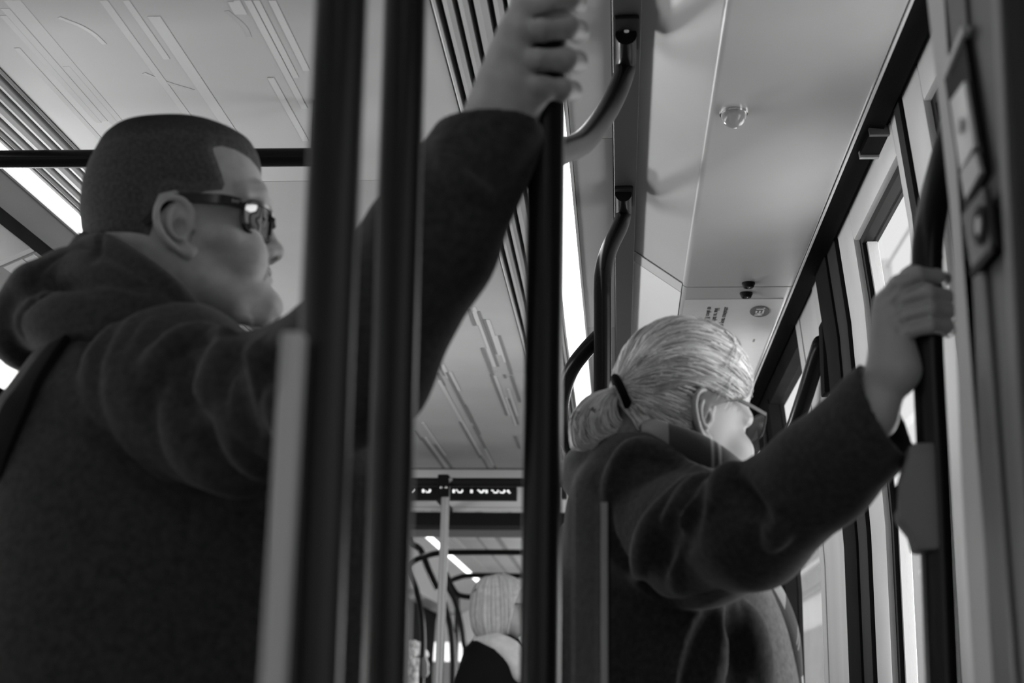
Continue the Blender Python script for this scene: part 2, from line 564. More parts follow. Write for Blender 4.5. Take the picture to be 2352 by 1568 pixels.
def head_field(prof, h=.002, ext=None, grow=0.0, n=2.25, jaw_n=2.0):
    f = Field((-.17, -.125, -.215), (.16, .125, .20), h)
    u = f.ax[2]
    top0 = max(a for a, _ in prof['front'])
    u = np.where(u > 0, u * top0 / (top0 + grow), u)

    def ip(key):
        q = sorted(prof[key]); return np.interp(u, [a for a, _ in q], [b for _, b in q]).astype(np.float32)
    xf, xb, w = ip('front') + grow, ip('back') - grow, ip('width') + grow
    # soften the tables
    ker = np.hanning(7); ker /= ker.sum()
    sm = lambda a: np.convolve(np.pad(a, 3, 'edge'), ker, 'valid').astype(np.float32)
    xf, xb, w = sm(xf), sm(xb), sm(w)
    top, bot = max(a for a, _ in prof['front']) + grow, min(a for a, _ in prof['front'])
    mid = xb + (xf - xb) * .44
    X = f.ax[0][:, None, None]; Y = f.ax[1][None, :, None]; Z = f.ax[2][None, None, :]
    xm = mid[None, None, :]; A = np.where(X > xm, (xf - mid)[None, None, :], (mid - xb)[None, None, :]); W = w[None, None, :]
    nn = np.where(X > xm, np.float32(n), np.float32(2.15))
    rho = (np.abs((X - xm) / np.maximum(A, .004)) ** nn + np.abs(Y / np.maximum(W, .004)) ** nn) ** (1 / nn)
    e = (rho - 1) * np.minimum(np.maximum(A, .004), np.maximum(W, .004))
    e = np.maximum(e, np.maximum(Z - top, bot - Z))
    f.d = np.clip(e, -.08, .08).astype(np.float32)
    # take the terracing out of the shells
    for ax in range(3):
        d = f.d; q = d.copy()
        sl = [slice(None)] * 3
        a = [slice(None)] * 3; b = [slice(None)] * 3; c = [slice(None)] * 3
        a[ax], b[ax], c[ax] = slice(0, -2), slice(1, -1), slice(2, None)
        q[tuple(b)] = .25 * d[tuple(a)] + .5 * d[tuple(b)] + .25 * d[tuple(c)]
        f.d = q
    return f


def surf_side(f, x, u, sgn):
    ys = np.linspace(.11, .02, 181)
    v = f.sample(np.stack([np.full(181, x), sgn * ys, np.full(181, u)], 1))
    i = int(np.argmax(v < 0))
    return float(ys[i])


def add_ear(f, side, c, tilt=0.2, sc=1.0, flare=.016, r=.0036):
    """an ear at (forward, up) = c on the given side (+1 towards the camera)"""
    ct, st = math.cos(tilt), math.sin(tilt)
    base = abs(c[1])

    def q(a, b, out):
        a, b = a * sc, b * sc
        return (c[0] + a * ct - b * st, side * (base + out), c[2] + a * st + b * ct)
    rim = [(.004, .000, .003), (.008, .012, .004), (.006, .024, .007), (-.003, .032, .010), (-.014, .033, flare * .9), (-.023, .026, flare),
           (-.028, .012, flare), (-.027, -.004, flare), (-.022, -.017, flare * .85), (-.013, -.028, .009), (-.004, -.034, .006), (.003, -.029, .003)]
    pl = spline([q(*p) for p in rim], 44)
    # plate of the ear
    f.ell(q(-.010, .004, flare * .30), (.017 * sc, .0055, .029 * sc), None, .006)
    f.path(pl, [r * (1.0 + .15 * math.sin(i * .3)) for i in range(len(pl))], .003)
    f.ell(q(-.005, -.029, .006), (.0075 * sc, .0042, .008 * sc), None, .004)          # lobe
    f.path(spline([q(-.003, .024, .006), (q(-.013, .018, .011)), q(-.018, .004, .012), q(-.014, -.010, .011), q(-.006, -.016, .009)], 20), .0028, .003)
    f.ell(q(-.006, -.002, .012), (.008 * sc, .0085, .011 * sc), None, .003, 'sub')      # concha
    f.path(spline([q(.001, .016, .012), q(-.008, .026, .015), q(-.019, .022, .017), q(-.023, .008, .017), q(-.021, -.008, .016)], 20), .0022, .0025, 'sub')
    f.ell(q(.005, -.003, .004), (.0045 * sc, .004, .0065 * sc), None, .003)             # tragus


def skin_features(f, nose, eye, brow, mouth_u, nose_r=.0105):
    """nose = (nasion, tip, base) in (forward, up); eye = (f, s, u)"""
    na, tip, ba = nose
    f.capsule((na[0] - .006, 0, na[1]), (tip[0] - .012, 0, tip[1] + .004), .0075, .0095, .012)
    f.ell((tip[0] - nose_r, 0, tip[1]), (nose_r, nose_r * 1.05, nose_r * .9), None, .008)
    for s in (-1, 1):
        f.ell((tip[0] - .020, s * .0125, tip[1] - .003), (.011, .0075, .0085), None, .006)
        f.ell((tip[0] - .014, s * .0075, tip[1] - .0115), (.0062, .0036, .0045), None, .002, 'sub')
        f.ell((eye[0] + .004, s * eye[1], eye[2]), (.013, .017, .012), None, .012, 'sub')
        f.ell((eye[0] - .010, s * eye[1], eye[2]), (.0125, .0135, .0118), None, .003)
        f.path([(brow[0], s * .012, brow[1] - .002), (brow[0] - .004, s * .032, brow[1] + .002), (brow[0] - .020, s * .050, brow[1] - .004)], .008, .012)
    f.path([(mouth_u[0], -.022, mouth_u[1] + .001), (mouth_u[0] + .011, 0, mouth_u[1]), (mouth_u[0], .022, mouth_u[1] + .001)], .0022, .003, 'sub')


def strands(paths, r, segs=3):
    """many thin hairs, each a tapering triangular tube: verts, faces, one value per hair"""
    P_ = np.array(paths, float); N, m, _ = P_.shape
    T = np.gradient(P_, axis=1); T /= np.linalg.norm(T, axis=2)[..., None] + 1e-9
    ref = np.array([.31, .22, .92]); A = np.cross(T, ref); A /= np.linalg.norm(A, axis=2)[..., None] + 1e-9
    B = np.cross(T, A)
    rr = (np.asarray(r)[:, None] if not np.isscalar(r) else np.full((N, 1), r)) * (1 - .65 * np.linspace(0, 1, m)[None] ** 3)
    rings = []
    for k in range(segs):
        an = 2 * math.pi * k / segs
        rings.append(P_ + rr[..., None] * (math.cos(an) * A + math.sin(an) * B))
    V = np.stack(rings, 2).reshape(-1, 3)
    i, j, k = np.meshgrid(np.arange(N), np.arange(m - 1), np.arange(segs), indexing='ij')
    k2 = (k + 1) % segs; b = i * m * segs
    Fq = np.stack([b + j * segs + k, b + j * segs + k2, b + (j + 1) * segs + k2, b + (j + 1) * segs + k], -1).reshape(-1, 4)
    return V, Fq


def per_hair(vals, m, segs=3):
    return np.repeat(vals, m * segs)


# ==================================================================== THE TRAM
Y0, YP, YF = -2.6, 6.70, 15.0        # rear end, gangway portal, far end
ZC = 2.15
WX, WL = .51, -1.86                   # inner faces of the side walls


def wall_x(z):
    return float(np.interp(z, [0, 1.45, 1.90, 2.08, 2.2], [WX, WX, WX - .022, WX - .042, WX - .06]))


def wslab(mb, y0, y1, z0, z1, off=0.0, th=.04, sgn=1):
    """a piece of side wall that follows the lean of the tram's side"""
    zs = [z0] + [z for z in (1.45, 1.68, 1.90, 2.0, 2.08) if z0 < z < z1] + [z1]
    fx = (lambda z: wall_x(z)) if sgn > 0 else (lambda z: WL + (WX - wall_x(z)))
    sec = [(fx(z) + sgn * off, z) for z in zs] + [(fx(z) + sgn * (off + th), z) for z in reversed(zs)]
    return mb.along(sec, y0, y1)


floor = MB().box((WL - .3, Y0, -.08), (WX + .3, YF, 0)).build('floor', M_FLOOR, smooth=False); props(floor, kind='structure')

ceiling = thing('ceiling', (-.67, 4, ZC), kind='structure')
MB().box((WL - .02, Y0, 2.30), (WX + .03, YF, 2.36)).build('roof_shell', M_DARKSLOT, ceiling, smooth=False)
XL, XR = -1.055, -.288
joints = [Y0, 1.55, 2.86, 4.66, YP - .04]
for a, b in zip(joints[:-1], joints[1:]):
    sec = [(XL, ZC), (XL, ZC + .05), (XR, ZC + .05), (XR, ZC)]
    # transverse joints in the photo run a touch askew of the tram's axis
    MB().along(sec, a + .0012, b - .0012).build('panel', M_CEIL, ceiling, bevel=.0012)
far_joints = [YP + .50, 9.6, 12.3, YF]
for a, b in zip(far_joints[:-1], far_joints[1:]):
    MB().along([(XL, ZC), (XL, ZC + .05), (XR, ZC + .05), (XR, ZC)], a + .002, b - .002).build('panel', M_CEIL, ceiling, bevel=.0012)


NSTR = [0]


def stripe(p0, p1, wpx, m, dark=False):
    """a printed stripe: a paper-thin strip on the ceiling from one photo pixel to another"""
    a, b = P(*p0, Z=ZC), P(*p1, Z=ZC)
    w = wpx / 2
    x = (a[0] + b[0]) / 2
    NSTR[0] += 1; z = ZC - .0003 - .00004 * NSTR[0]
    MB().box((x - w, min(a[1], b[1]), z), (x + w, max(a[1], b[1]), ZC + .0002)).build('stripe', m, ceiling, smooth=False)


sf = 760 / 2352.0
for (x0, y0, x1, y1, w) in [(40, 0, 870, 920, .016), (90, 0, 900, 890, .012), (0, 60, 770, 860, .014), (0, 110, 720, 870, .011), (130, 340, 740, 1030, .010),
                            (480, 470, 850, 920, .012), (750, 0, 1340, 850, .013), (870, 0, 1105, 270, .010), (910, 0, 1170, 420, .011),
                            (1075, 115, 1640, 960, .010), (1115, 115, 1680, 970, .012), (1640, 10, 1690, 100, .010), (1680, 0, 1735, 100, .010),
                            (1765, 0, 2160, 770, .011), (1810, 0, 2110, 550, .010), (1930, 0, 2180, 500, .011), (1925, 550, 2170, 1000, .011)]:
    stripe((x0 * sf, y0 * sf), (x1 * sf, y1 * sf), w, M_STRIPE)
sg = 1323 / 540.0
for (x0, y0, x1, y1, w, dk) in [(480, 560, 515, 655, .010, 1), (500, 550, 640, 885, .010, 0), (515, 575, 530, 650, .008, 0), (535, 575, 645, 885, .009, 1), (575, 620, 635, 815, .009, 1),
                                (590, 620, 655, 820, .010, 0), (635, 710, 690, 860, .010, 0), (655, 710, 720, 930, .009, 1), (555, 780, 620, 940, .010, 1), (570, 780, 640, 885, .009, 0),
                                (605, 930, 700, 1160, .010, 1), (625, 935, 715, 1160, .010, 0), (720, 935, 770, 1085, .010, 1), (680, 930, 690, 950, .008, 1), (700, 1010, 760, 1160, .010, 0),
                                (705, 1065, 760, 1210, .009, 1), (690, 1060, 750, 1215, .008, 0), (310, 870, 345, 935, .010, 1), (300, 920, 345, 990, .010, 1), (330, 870, 500, 1200, .012, 0),
                                (355, 915, 395, 985, .010, 1), (380, 915, 425, 1020, .010, 0), (385, 950, 490, 1200, .011, 1), (455, 1100, 545, 1265, .010, 1), (300, 960, 480, 1240, .012, 0),
                                (435, 1195, 545, 1400, .010, 1), (450, 1195, 560, 1400, .010, 0), (500, 1220, 640, 1455, .011, 1), (545, 1380, 590, 1455, .010, 1), (575, 1345, 620, 1440, .010, 0),
                                (180, 1245, 215, 1300, .010, 1), (220, 1285, 335, 1455, .012, 1), (235, 1285, 365, 1455, .011, 0), (285, 1320, 390, 1455, .011, 1), (225, 1200, 350, 1385, .010, 0),
                                (740, 1275, 770, 1345, .010, 1)]:
    stripe((880 + x0 / sg, 480 + y0 / sg), (880 + x1 / sg, 480 + y1 / sg), w, M_STRIPE_D if dk else M_STRIPE)
for x in (-.92, -.80, -.78, -.62, -.45):
    MB().box((x, 8.2, ZC - .0006), (x + .018, 13.5, ZC + .0002)).build('stripe', M_STRIPE_D, ceiling, smooth=False)
# faint scuffs left by wiping are only a print of dirt: thin darker smears
for pts in ([(135, 40), (160, 50), (185, 60), (215, 78), (240, 102)], [(520, 25), (560, 60), (572, 85)], [(330, 168), (385, 190), (445, 208)]):
    q = spline([P(*p, Z=ZC - .0003) for p in pts], 14)
    MB().ribbon(q, (0, 0, 1), .0002, .004).build('scuff_mark', mat('scuff', .40, rough=.5), ceiling, smooth=False)

# --- ventilation grilles either side of the ceiling (slats running along the tram)
lat = [(-.285, -.2795, 0.0), (-.268, -.254, .0), (-.244, -.230, .0), (-.220, -.200, .0), (-.190, -.176, .0), (-.168, -.160, .0)]
for side in ('trim_2', 'trim_1'):
    fx = (lambda x: x) if side == 'trim_2' else (lambda x: -1.343 - x)
    g = thing(side, (fx(-.21), 4, ZC), kind='structure')
    for (ya, yb) in ((Y0, YP - .04), (YP + .5, YF)):
        a, b = sorted((fx(-.29), fx(-.13)))
        MB().box((a, ya, ZC + .03), (b, yb, ZC + .05)).build('vent_backing', M_DARKSLOT, g, smooth=False)
        for (x0, x1, dz) in lat:
            a, b = sorted((fx(x0), fx(x1)))
            MB().along([(a, ZC - .002), (a, ZC + .028), (b, ZC + .028), (b, ZC - .002), ((a + b) / 2, ZC - .004)], ya, yb).build('slat', M_SLAT, g, sharp=20)
    # the light strip beside the slats
for nm, fx, lab in (('ceiling_light', lambda x: x, 'long glowing light strip beside the ceiling slats above the central grab pole'),
                    ('ceiling_light', lambda x: -1.343 - x, "long glowing light strip beside the ceiling slats behind the man's head")):
    a, b = sorted((fx(-.150), fx(-.096)))
    t = thing('ceiling_light', ((a + b) / 2, 3, ZC), lab, 'light')
    for (ya, yb) in ((Y0 + 1.2, YP - .06), (YP + .52, YF - .05)):
        MB().along([(a, ZC + .004), (a, ZC + .03), (b, ZC + .03), (b, ZC + .004)], ya, yb).build('diffuser', M_LIGHT, t, smooth=False)
        for x in (a - .006, b):
            MB().box((x, ya, ZC - .004), (x + .006, yb, ZC + .03)).build('light_housing', M_SLAT, t, smooth=False)

# --- right-hand side of the roof: flat panel, beam, sloping cove, overhead panel
g = thing('trim_3', (-.05, 3, ZC), kind='structure')
jy = [Y0, P(1385, 318, Z=ZC)[1], P(1395, 752, Z=ZC)[1], YP - .04]
for a, b in zip(jy[:-1], jy[1:]):
    MB().box((-.089, a + .0012, ZC), (-.010, b - .0012, ZC + .04)).build('panel', M_PANEL, g, bevel=.0012)
MB().box((-.089, YP + .5, ZC), (.30, YF, ZC + .04)).build('panel', M_PANEL, g)
beam = MB().along([(-.008, 2.155), (-.008, 2.136), (-.007, 2.135), (.036, 2.135), (.037, 2.136), (.037, 2.20), (-.008, 2.20)], Y0, YP - .04).build('trim_4', M_BEAM)
props(beam, kind='structure')
g = thing('trim_5', (.09, 3, 2.1), kind='structure')
ypl = P(1510, 620, Z=2.11)[1]
cove = lambda d: [(.030, 2.165 + d), (.152, 2.078 + d), (.152, 2.12 + d), (.030, 2.21 + d)]
MB().along(cove(0), Y0, YP - .04).build('cove_panel', M_COVE, g)
MB().along([(.036, 2.1565), (.150, 2.0755), (.150, 2.0775), (.036, 2.1585)], ypl, ypl + .07).build('plate_border', M_PANEL_L, g)
MB().along([(.036, 2.1555), (.150, 2.0745), (.150, 2.0775), (.036, 2.1585)], ypl + .072, ypl + 1.25).build('cove_plate', M_WHITE, g)


def rounded(a, b, r=.022, n=6):
    """plan outline with rounded corners at the far end, as (x, y) points"""
    (x0, y0), (x1, y1) = a, b; out = [(x0, y0)]
    out.append((x1, y0))
    for i in range(n + 1):
        t = i / n * math.pi / 2; out.append((x1 - r + r * math.cos(t), y1 - r + r * math.sin(t)))
    out.append((x0, y1))
    return out


lockers = thing('trim_6', (.28, 3, 2.07), kind='structure')
ZL = 2.07


def locker(ya, yb, nm):
    sec = [(.150, ZL + .09)]
    for i in range(7):
        t = i / 6 * math.pi / 2; sec.append((.150 + .014 - .014 * math.cos(t), ZL + .014 - .014 * math.sin(t)))
    sec += [(.398, ZL)]
    for i in range(5):
        t = i / 4 * math.pi / 2; sec.append((.405 + .006 * math.sin(t), ZL + .006 - .006 * math.cos(t)))
    sec += [(.411, ZL + .09)]
    return MB().along(sec, ya, yb).build(nm, M_LOCKER, lockers, sharp=50)


locker(Y0, 3.395, 'overhead_panel')
locker(3.401, YP - .04, 'overhead_panel')
MB().box((.4112, Y0, ZL - .002), (.4150, YP - .04, ZL + .03)).build('edge_bead', M_PANEL_L, lockers, smooth=False)
MB().box((.17, 3.395, ZL + .004), (.405, 3.401, ZL + .02)).build('joint_strip', M_BLACK, lockers, smooth=False)

# black recess above the doors
hd = MB().along([(.4150, 2.09), (.4150, 2.20), (.47, 2.20), (wall_x(2.09) + .0, 2.10), (wall_x(2.09) - .004, 2.085)], Y0, YP - .04).build('trim_7', M_HEADER)
props(hd, kind='structure')

# --- dome lamp, two small round sensors, poster
c = P(1685, 258, Z=ZL)
t = thing('ceiling_dome', c, 'small clear plastic dome on the overhead panel above the woman', 'lamp')
MB().lathe([(.0235, .004), (.0245, -.002), (.0225, -.006), (.018, -.004)], c, (0, 0, -1)).build('rim', M_CHROME, t)
MB().lathe([(.0215 * math.cos(a), .004 + .0235 * math.sin(a)) for a in np.linspace(0, 1.5, 9)], c, (0, 0, -1)).build('dome', M_DOME, t)
MB().lathe([(.007, .001), (.006, .012), (.003, .016)], c, (0, 0, -1), 12).build('bulb', M_PANEL_L, t)
for (px, lab) in (((1719, 655), 'round black ceiling sensor in front of the panel joint'), ((1714, 678), 'round black ceiling sensor behind the panel joint, nearer the poster')):
    c = P(*px, Z=ZL - .006)
    c[2] = ZL
    t = thing('ceiling_sensor', c, lab, 'sensor', 'pair of ceiling sensors')
    MB().lathe([(.0155, -.001), (.0155, .003), (.0115, .012), (.0085, .012), (.007, .008)], c, (0, 0, -1)).build('housing', M_BLACK, t)
    MB().lathe([(.006, .007), (.005, .011), (.002, .0125)], c, (0, 0, -1), 16).build('lens', M_LENS_DARK, t)

pa, pb = P(1600, 688, Z=ZL - .001), P(1797, 686, Z=ZL - .001)
ya = (pa[1] + pb[1]) / 2
poster = thing('information_poster', (.28, ya, ZL), 'pale information poster with a round logo stuck on the overhead panel', 'poster')
MB().box((.162, ya, ZL - .0012), (.400, ya + .95, ZL - .0002)).build('paper', M_POSTER, poster, smooth=False)
zl = ZL - .0018
c = P(1745, 715, Z=zl)
MB().prism([(c[0] + .0245 * math.cos(t) + .004 * math.sin(t), c[1] + .052 * math.sin(t), zl - .0008) for t in np.linspace(0, 2 * math.pi, 49)[:-1]], (0, 0, .0008)).build('logo_disc', M_LOGO, poster, smooth=False)
# the lettering runs along the tram, read with its tops towards the doors
a = P(1733, 731, Z=zl - .001)
LX, LY = (0, -1, 0), (1, 0, 0)
c2 = c.copy()


def letter_bar(x, y, w, h):
    """a bar of the logo: x runs towards the camera, y towards the doors"""
    return MB().box((c[0] + y - h / 2, c[1] - (x + w / 2) * 2.0, zl - .0016), (c[0] + y + h / 2, c[1] - (x - w / 2) * 2.0, zl - .0008))


lg = MB()
for (x, y, w, h) in ((-.0155, 0, .0030, .021), (-.0075, 0, .0030, .021), (.0005, -.0085, .0085, .004), (.0005, 0, .0085, .004), (.0005, .0085, .0085, .004),
                     (.0135, .0085, .0125, .004), (.0135, 0, .0034, .021)):
    q = letter_bar(x, y, w, h); lg.add(q.V, q.F)
lg.prism([(c[0] + .0105, c[1] + .034, zl - .0016), (c[0] + .0105, c[1] + .027, zl - .0016), (c[0] - .0105, c[1] + .012, zl - .0016), (c[0] - .0105, c[1] + .019, zl - .0016)], (0, 0, .0008))
lg.build('logo_letters', M_WHITE, poster, smooth=False)
for s, px, size in (('QR code to', (1625, 727), .0185), ('a chat or add', (1643, 735), .0185), ('is to your contacts.', (1659, 743), .0185)):
    o = P(*px, Z=zl)
    tx = flat_text('poster_text', s, size, (o[0], o[1], zl), (0, -1, 0), (1, 0, 0), M_INK, poster, sx=1.5)
    # shift so that the end of the line lies where the photo shows it
    e = P({'QR code to': 1630, 'a chat or add': 1648, 'is to your contacts.': 1668}[s], {'QR code to': 705, 'a chat or add': 708, 'is to your contacts.': 705}[s], Z=zl)
    ys = [v.co.y for v in tx.data.vertices]; xs = [v.co.x for v in tx.data.vertices]
    tx.location = (e[0] - OFF[poster.name][0] - (min(xs) + max(xs)) / 2, e[1] - OFF[poster.name][1] - min(ys), 0)
o = P(1731, 785, Z=zl)
flat_text('poster_text', 'net.com', .011, (o[0], o[1], zl), (0, -1, 0), (1, 0, 0), M_SIGNGREY, poster, sx=.8)

# --- left-hand side of the roof (seen beyond the man): mirror image of the cove
g = thing('trim_8', (-1.35, 3, 2.1), kind='structure')
MB().along([(-1.257, ZC), (-1.318, ZC - .030), (-1.318, ZC + .03), (-1.257, ZC + .05)], Y0, YP - .04).build('cove_panel', M_PANEL, g)
MB().along([(-1.3195, ZC - .031), (-1.368, 2.095), (-1.368, 2.15), (-1.3195, ZC + .03)], Y0, YP - .04).build('cove_panel', M_PANEL_L, g)
xch = P(40, 546, Z=2.084)[0]
MB().along([(-1.370, 2.098), (xch, 2.086), (xch, 2.15), (-1.370, 2.15)], Y0, YP - .04).build('dark_channel', M_DARKPOST, g)
yj = P(40, 607, X=xch - .03)[1]
bh = lambda d: [(xch - .001, 2.085 + d), (-1.55, 1.98 + d), (-1.60, 1.975 + d), (-1.60, 2.1), (xch - .001, 2.15)]
for (ya, yb) in ((Y0, yj - .003), (yj + .026, YP - .04)):
    MB().along(bh(0), ya, yb).build('bulkhead_panel', M_PANEL, g, bevel=.004)
MB().along(bh(.003), yj, yj + .024).build('bulkhead_strip', M_PANEL_L, g)
MB().along([(-1.60, 1.975), (WL + .08, 1.97), (WL + .08, 2.15), (-1.60, 2.15)], Y0, YF).build('bulkhead_panel', M_PANEL, g)
MB().along([(-1.250, YP and ZC), (-1.40, ZC - .05), (-1.60, 1.98), (-1.60, 2.15), (-1.250, ZC + .05)], YP + .5, YF).build('cove_panel', M_PANEL, g)
# two small notices on it
for (px, w_, h_) in (((45, 625), .05, .07),):
    zz = lambda x: 2.085 + (x - xch) / (-1.55 - xch) * (1.98 - 2.085)
    for (xa_, xb_, ya_, yb_) in ((xch - .008, xch - .030, yj + .032, yj + .075), (xch - .034, xch - .075, yj + .030, yj + .12)):
        MB().along([(xa_, zz(xa_) - .001), (xb_, zz(xb_) - .001), (xb_, zz(xb_) + .001), (xa_, zz(xa_) + .001)], ya_, yb_).build('notice', M_PANEL_L, g, smooth=False)

# --- left wall: windows all along (out of frame except at the very left)
wl = thing('wall_left', (WL, 4, 0), kind='structure')
q = MB(); wslab(q, Y0, YF, 0, .92, 0, .06, -1); q.build('lower_panel', M_WALL, wl)
q = MB(); wslab(q, Y0, YF, 1.93, 2.25, 0, .06, -1); q.build('upper_panel', M_DARKPOST, wl)
lw = [-2.6, -2.3, -.9, -.75, .6, .75, 2.1, 2.25, 3.6, 3.75, 5.1, 5.25, 6.3, 7.1, 7.3, 8.9, 9.05, 10.6, 10.75, 12.3, 12.45, 13.9, 14.1, 15.0]
for i in range(0, len(lw) - 1, 2):
    q = MB(); wslab(q, lw[i], lw[i + 1], .92, 1.93, 0, .06, -1); q.build('window_post', M_DARKPOST, wl)
n = 0
for i in range(1, len(lw) - 1, 2):
    n += 1
    w = thing('window_%d' % n, (WL, (lw[i] + lw[i + 1]) / 2, .92), kind='structure')
    q = MB(); wslab(q, lw[i], lw[i + 1], .92, 1.93, .03, .006, -1); q.build('pane', M_WINGLASS, w, smooth=False)

# --- right wall and doors
wr = thing('wall_right', (WX, 3, 0), kind='structure')


def wpiece(nm, y0, y1, z0, z1, m, off=0.0, th=.05, par=wr, **kw):
    q = MB(); wslab(q, y0, y1, z0, z1, off, th, 1)
    return q.build(nm, m, par, **kw)


wpiece('lower_panel', Y0, 1.62, 0, .95, M_WALL)
wpiece('upper_panel', Y0, 1.62, 1.93, 2.2, M_DARKPOST)
for (a, b) in ((Y0, -2.3), (-.7, -.5), (1.2, 1.62)):
    wpiece('window_post', a, b, .95, 1.93, M_DARKPOST)
for k, (a, b) in enumerate(((-2.3, -.7), (-.5, 1.2))):
    w = thing('window_%d' % (41 + k), (WX, (a + b) / 2, .95), kind='structure')
    wpiece('pane', a, b, .95, 1.93, M_WINGLASS, .03, .005, w, smooth=False)
wpiece('upper_panel', Y0, YP, 2.092, 2.3, M_HEADER, .0)
# post between door and window: grey, in three strips with dark joints, then the dark door post
yb = [3.83, 3.76, 3.48, 3.36]
wpiece('window_post', 3.765, 3.84, 0, 2.09, M_ALU, 0, .06)
wpiece('post_joint', 3.76, 3.765, 0, 2.09, M_DARKSLOT, .004, .05)
wpiece('window_post', 3.485, 3.76, 0, 2.09, M_ALU, .002, .06)
wpiece('post_joint', 3.478, 3.485, 0, 2.09, M_DARKSLOT, .005, .05)
wpiece('window_post', 3.37, 3.478, 0, 2.09, M_ALU, -.002, .06)
wpiece('door_post', 3.20, 3.37, 0, 2.2, M_DARKPOST, -.010, .07, bevel=.008)
wpiece('door_post', 3.09, 3.20, 0, 2.2, M_BLACK, -.004, .06, bevel=.006)
wpiece('door_post', 1.60, 1.72, 0, 2.2, M_DARKPOST, -.004, .07)


def door(nm, y0, y1, ztop, zg, sn, sf_):
    """a sliding door leaf: four-sided frame, black gasket, pale inner lip and a tinted pane"""
    d = thing(nm, (WX, (y0 + y1) / 2, 0), kind='structure')
    gk = .026
    pa_, pb_ = y0 + sn, y1 - sf_
    for (a, b, c0, c1) in ((y0, pa_, 0, ztop), (pb_, y1, 0, ztop), (pa_, pb_, zg, ztop), (pa_, pb_, 0, .35)):
        wpiece('door_frame', a, b, c0, c1, M_DOOR, .004, .05, d, bevel=.006)
    for (a, b, c0, c1) in ((pa_, pa_ + gk * .4, .35, zg), (pb_ - gk, pb_, .35, zg), (pa_ + gk * .4, pb_ - gk, zg - .014, zg), (pa_ + gk * .4, pb_ - gk, .35, .37)):
        wpiece('gasket', a, b, c0, c1, M_BLACK, .016, .03, d)
    wpiece('inner_lip', pb_ - gk - .012, pb_ - gk, .37, zg - .014, M_PANEL_L, .024, .02, d)
    wpiece('pane', pa_ + gk * .4, pb_ - gk, .37, zg - .014, M_WINGLASS, .034, .005, d, smooth=False)
    return d


ztA = P(1925, 522, X=wall_x(2.05))[2]; zgA = P(1972, 527, X=wall_x(2.0))[2]
door('door_1', 2.375, 3.085, ztA, zgA, .065, .165)
door('door_2', 1.73, 2.335, ztA, zgA, .10, .13)
wpiece('door_seal', 2.335, 2.375, 0, ztA, M_BLACK, -.002, .05)
wpiece('header_bracket', 2.47, 2.56, 2.078, 2.10, M_HEADER, -.03, .04)
wpiece('header_bracket', 2.565, 2.575, 2.075, 2.10, M_ALU, -.03, .04)
wpiece('header_bracket', 2.455, 2.465, 2.075, 2.10, M_BRACKET, -.03, .04)
# windows further along
wpiece('lower_panel', 3.84, YP, 0, .85, M_WALL)
wpiece('upper_panel', 3.84, YP, 2.035, 2.1, M_DARKPOST, 0)
wpiece('window_post', 4.62, 5.02, .85, 2.05, M_DARKPOST, -.004, .05)
wpiece('window_post', 6.3, YP, .85, 2.05, M_DARKPOST, 0, .05)
for k, (a, b) in enumerate(((3.84, 4.62), (5.02, 6.3))):
    w = thing('window_%d' % (21 + k), (WX, (a + b) / 2, .85), kind='structure')
    wpiece('pane', a, b, .85, 2.035, M_WINGLASS, .03, .005, w, smooth=False)
wpiece('lower_panel', YP + .5, YF, 0, .9, M_WALL)
wpiece('upper_panel', YP + .5, YF, 1.95, 2.2, M_DARKPOST)
for k, (a, b) in enumerate(((7.2, 7.5), (9.2, 9.4), (11.0, 11.2), (12.8, 13.0), (14.6, 15.0))):
    wpiece('window_post', a, b, .9, 1.95, M_DARKPOST)
for k, (a, b) in enumerate(((7.5, 9.2), (9.4, 11.0), (11.2, 12.8), (13.0, 14.6))):
    w = thing('window_%d' % (31 + k), (WX, (a + b) / 2, .9), kind='structure')
    wpiece('pane', a, b, .9, 1.95, M_WINGLASS, .03, .005, w, smooth=False)

# --- gangway portal with its header, and the end of the next car
pt = thing('wall_far', (-.67, YP, 0), kind='structure')
zA, zB = P(1060, 1079, Y=YP)[2], P(1060, 1099, Y=YP)[2]
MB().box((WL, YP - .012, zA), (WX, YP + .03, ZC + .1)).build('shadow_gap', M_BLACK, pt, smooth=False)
z1 = P(1060, 1168, Y=YP)[2]; z2 = P(1060, 1174, Y=YP)[2]; z3 = P(1100, 1222, Y=YP + .3)[2]
MB().box((WL, YP - .02, z1), (WX, YP + .03, zA)).build('header_panel', M_PANEL_L, pt, bevel=.003)
MB().box((WL, YP - .035, z2), (WX, YP - .02, z1)).build('header_lip', M_PANEL_L, pt, bevel=.003)
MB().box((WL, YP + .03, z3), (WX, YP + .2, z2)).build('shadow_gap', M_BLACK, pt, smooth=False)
arc = [(x, YP + .22, z3 + .0 + (z2 - z3) * (.80 + .14 * (1 - ((x + .67) / 1.2) ** 2))) for x in np.linspace(WL, WX, 24)]
MB().prism([(WL, YP + .22, z3)] + arc + [(WX, YP + .22, z3)], (0, .3, 0)).build('gangway_arch', mat('gangway_grey', .16, rough=.6), pt)
for (a, b) in ((WL - .05, -1.62), (.28, WX + .05)):
    MB().box((a, YP, 0), (b, YP + .5, ZC)).build('portal_side', M_WALL, pt, smooth=False)
en = thing('wall_front', (-.67, YF, 0), kind='structure')
zt, zb_ = P(985, 1474, Y=YF)[2], P(985, 1518, Y=YF)[2]
MB().box((WL, YF, zt), (WX, YF + .05, 2.2)).build('bulkhead', M_PANEL_L, en, smooth=False)
MB().box((WL, YF, 0), (WX, YF + .05, zb_)).build('bulkhead', M_PANEL, en, smooth=False)
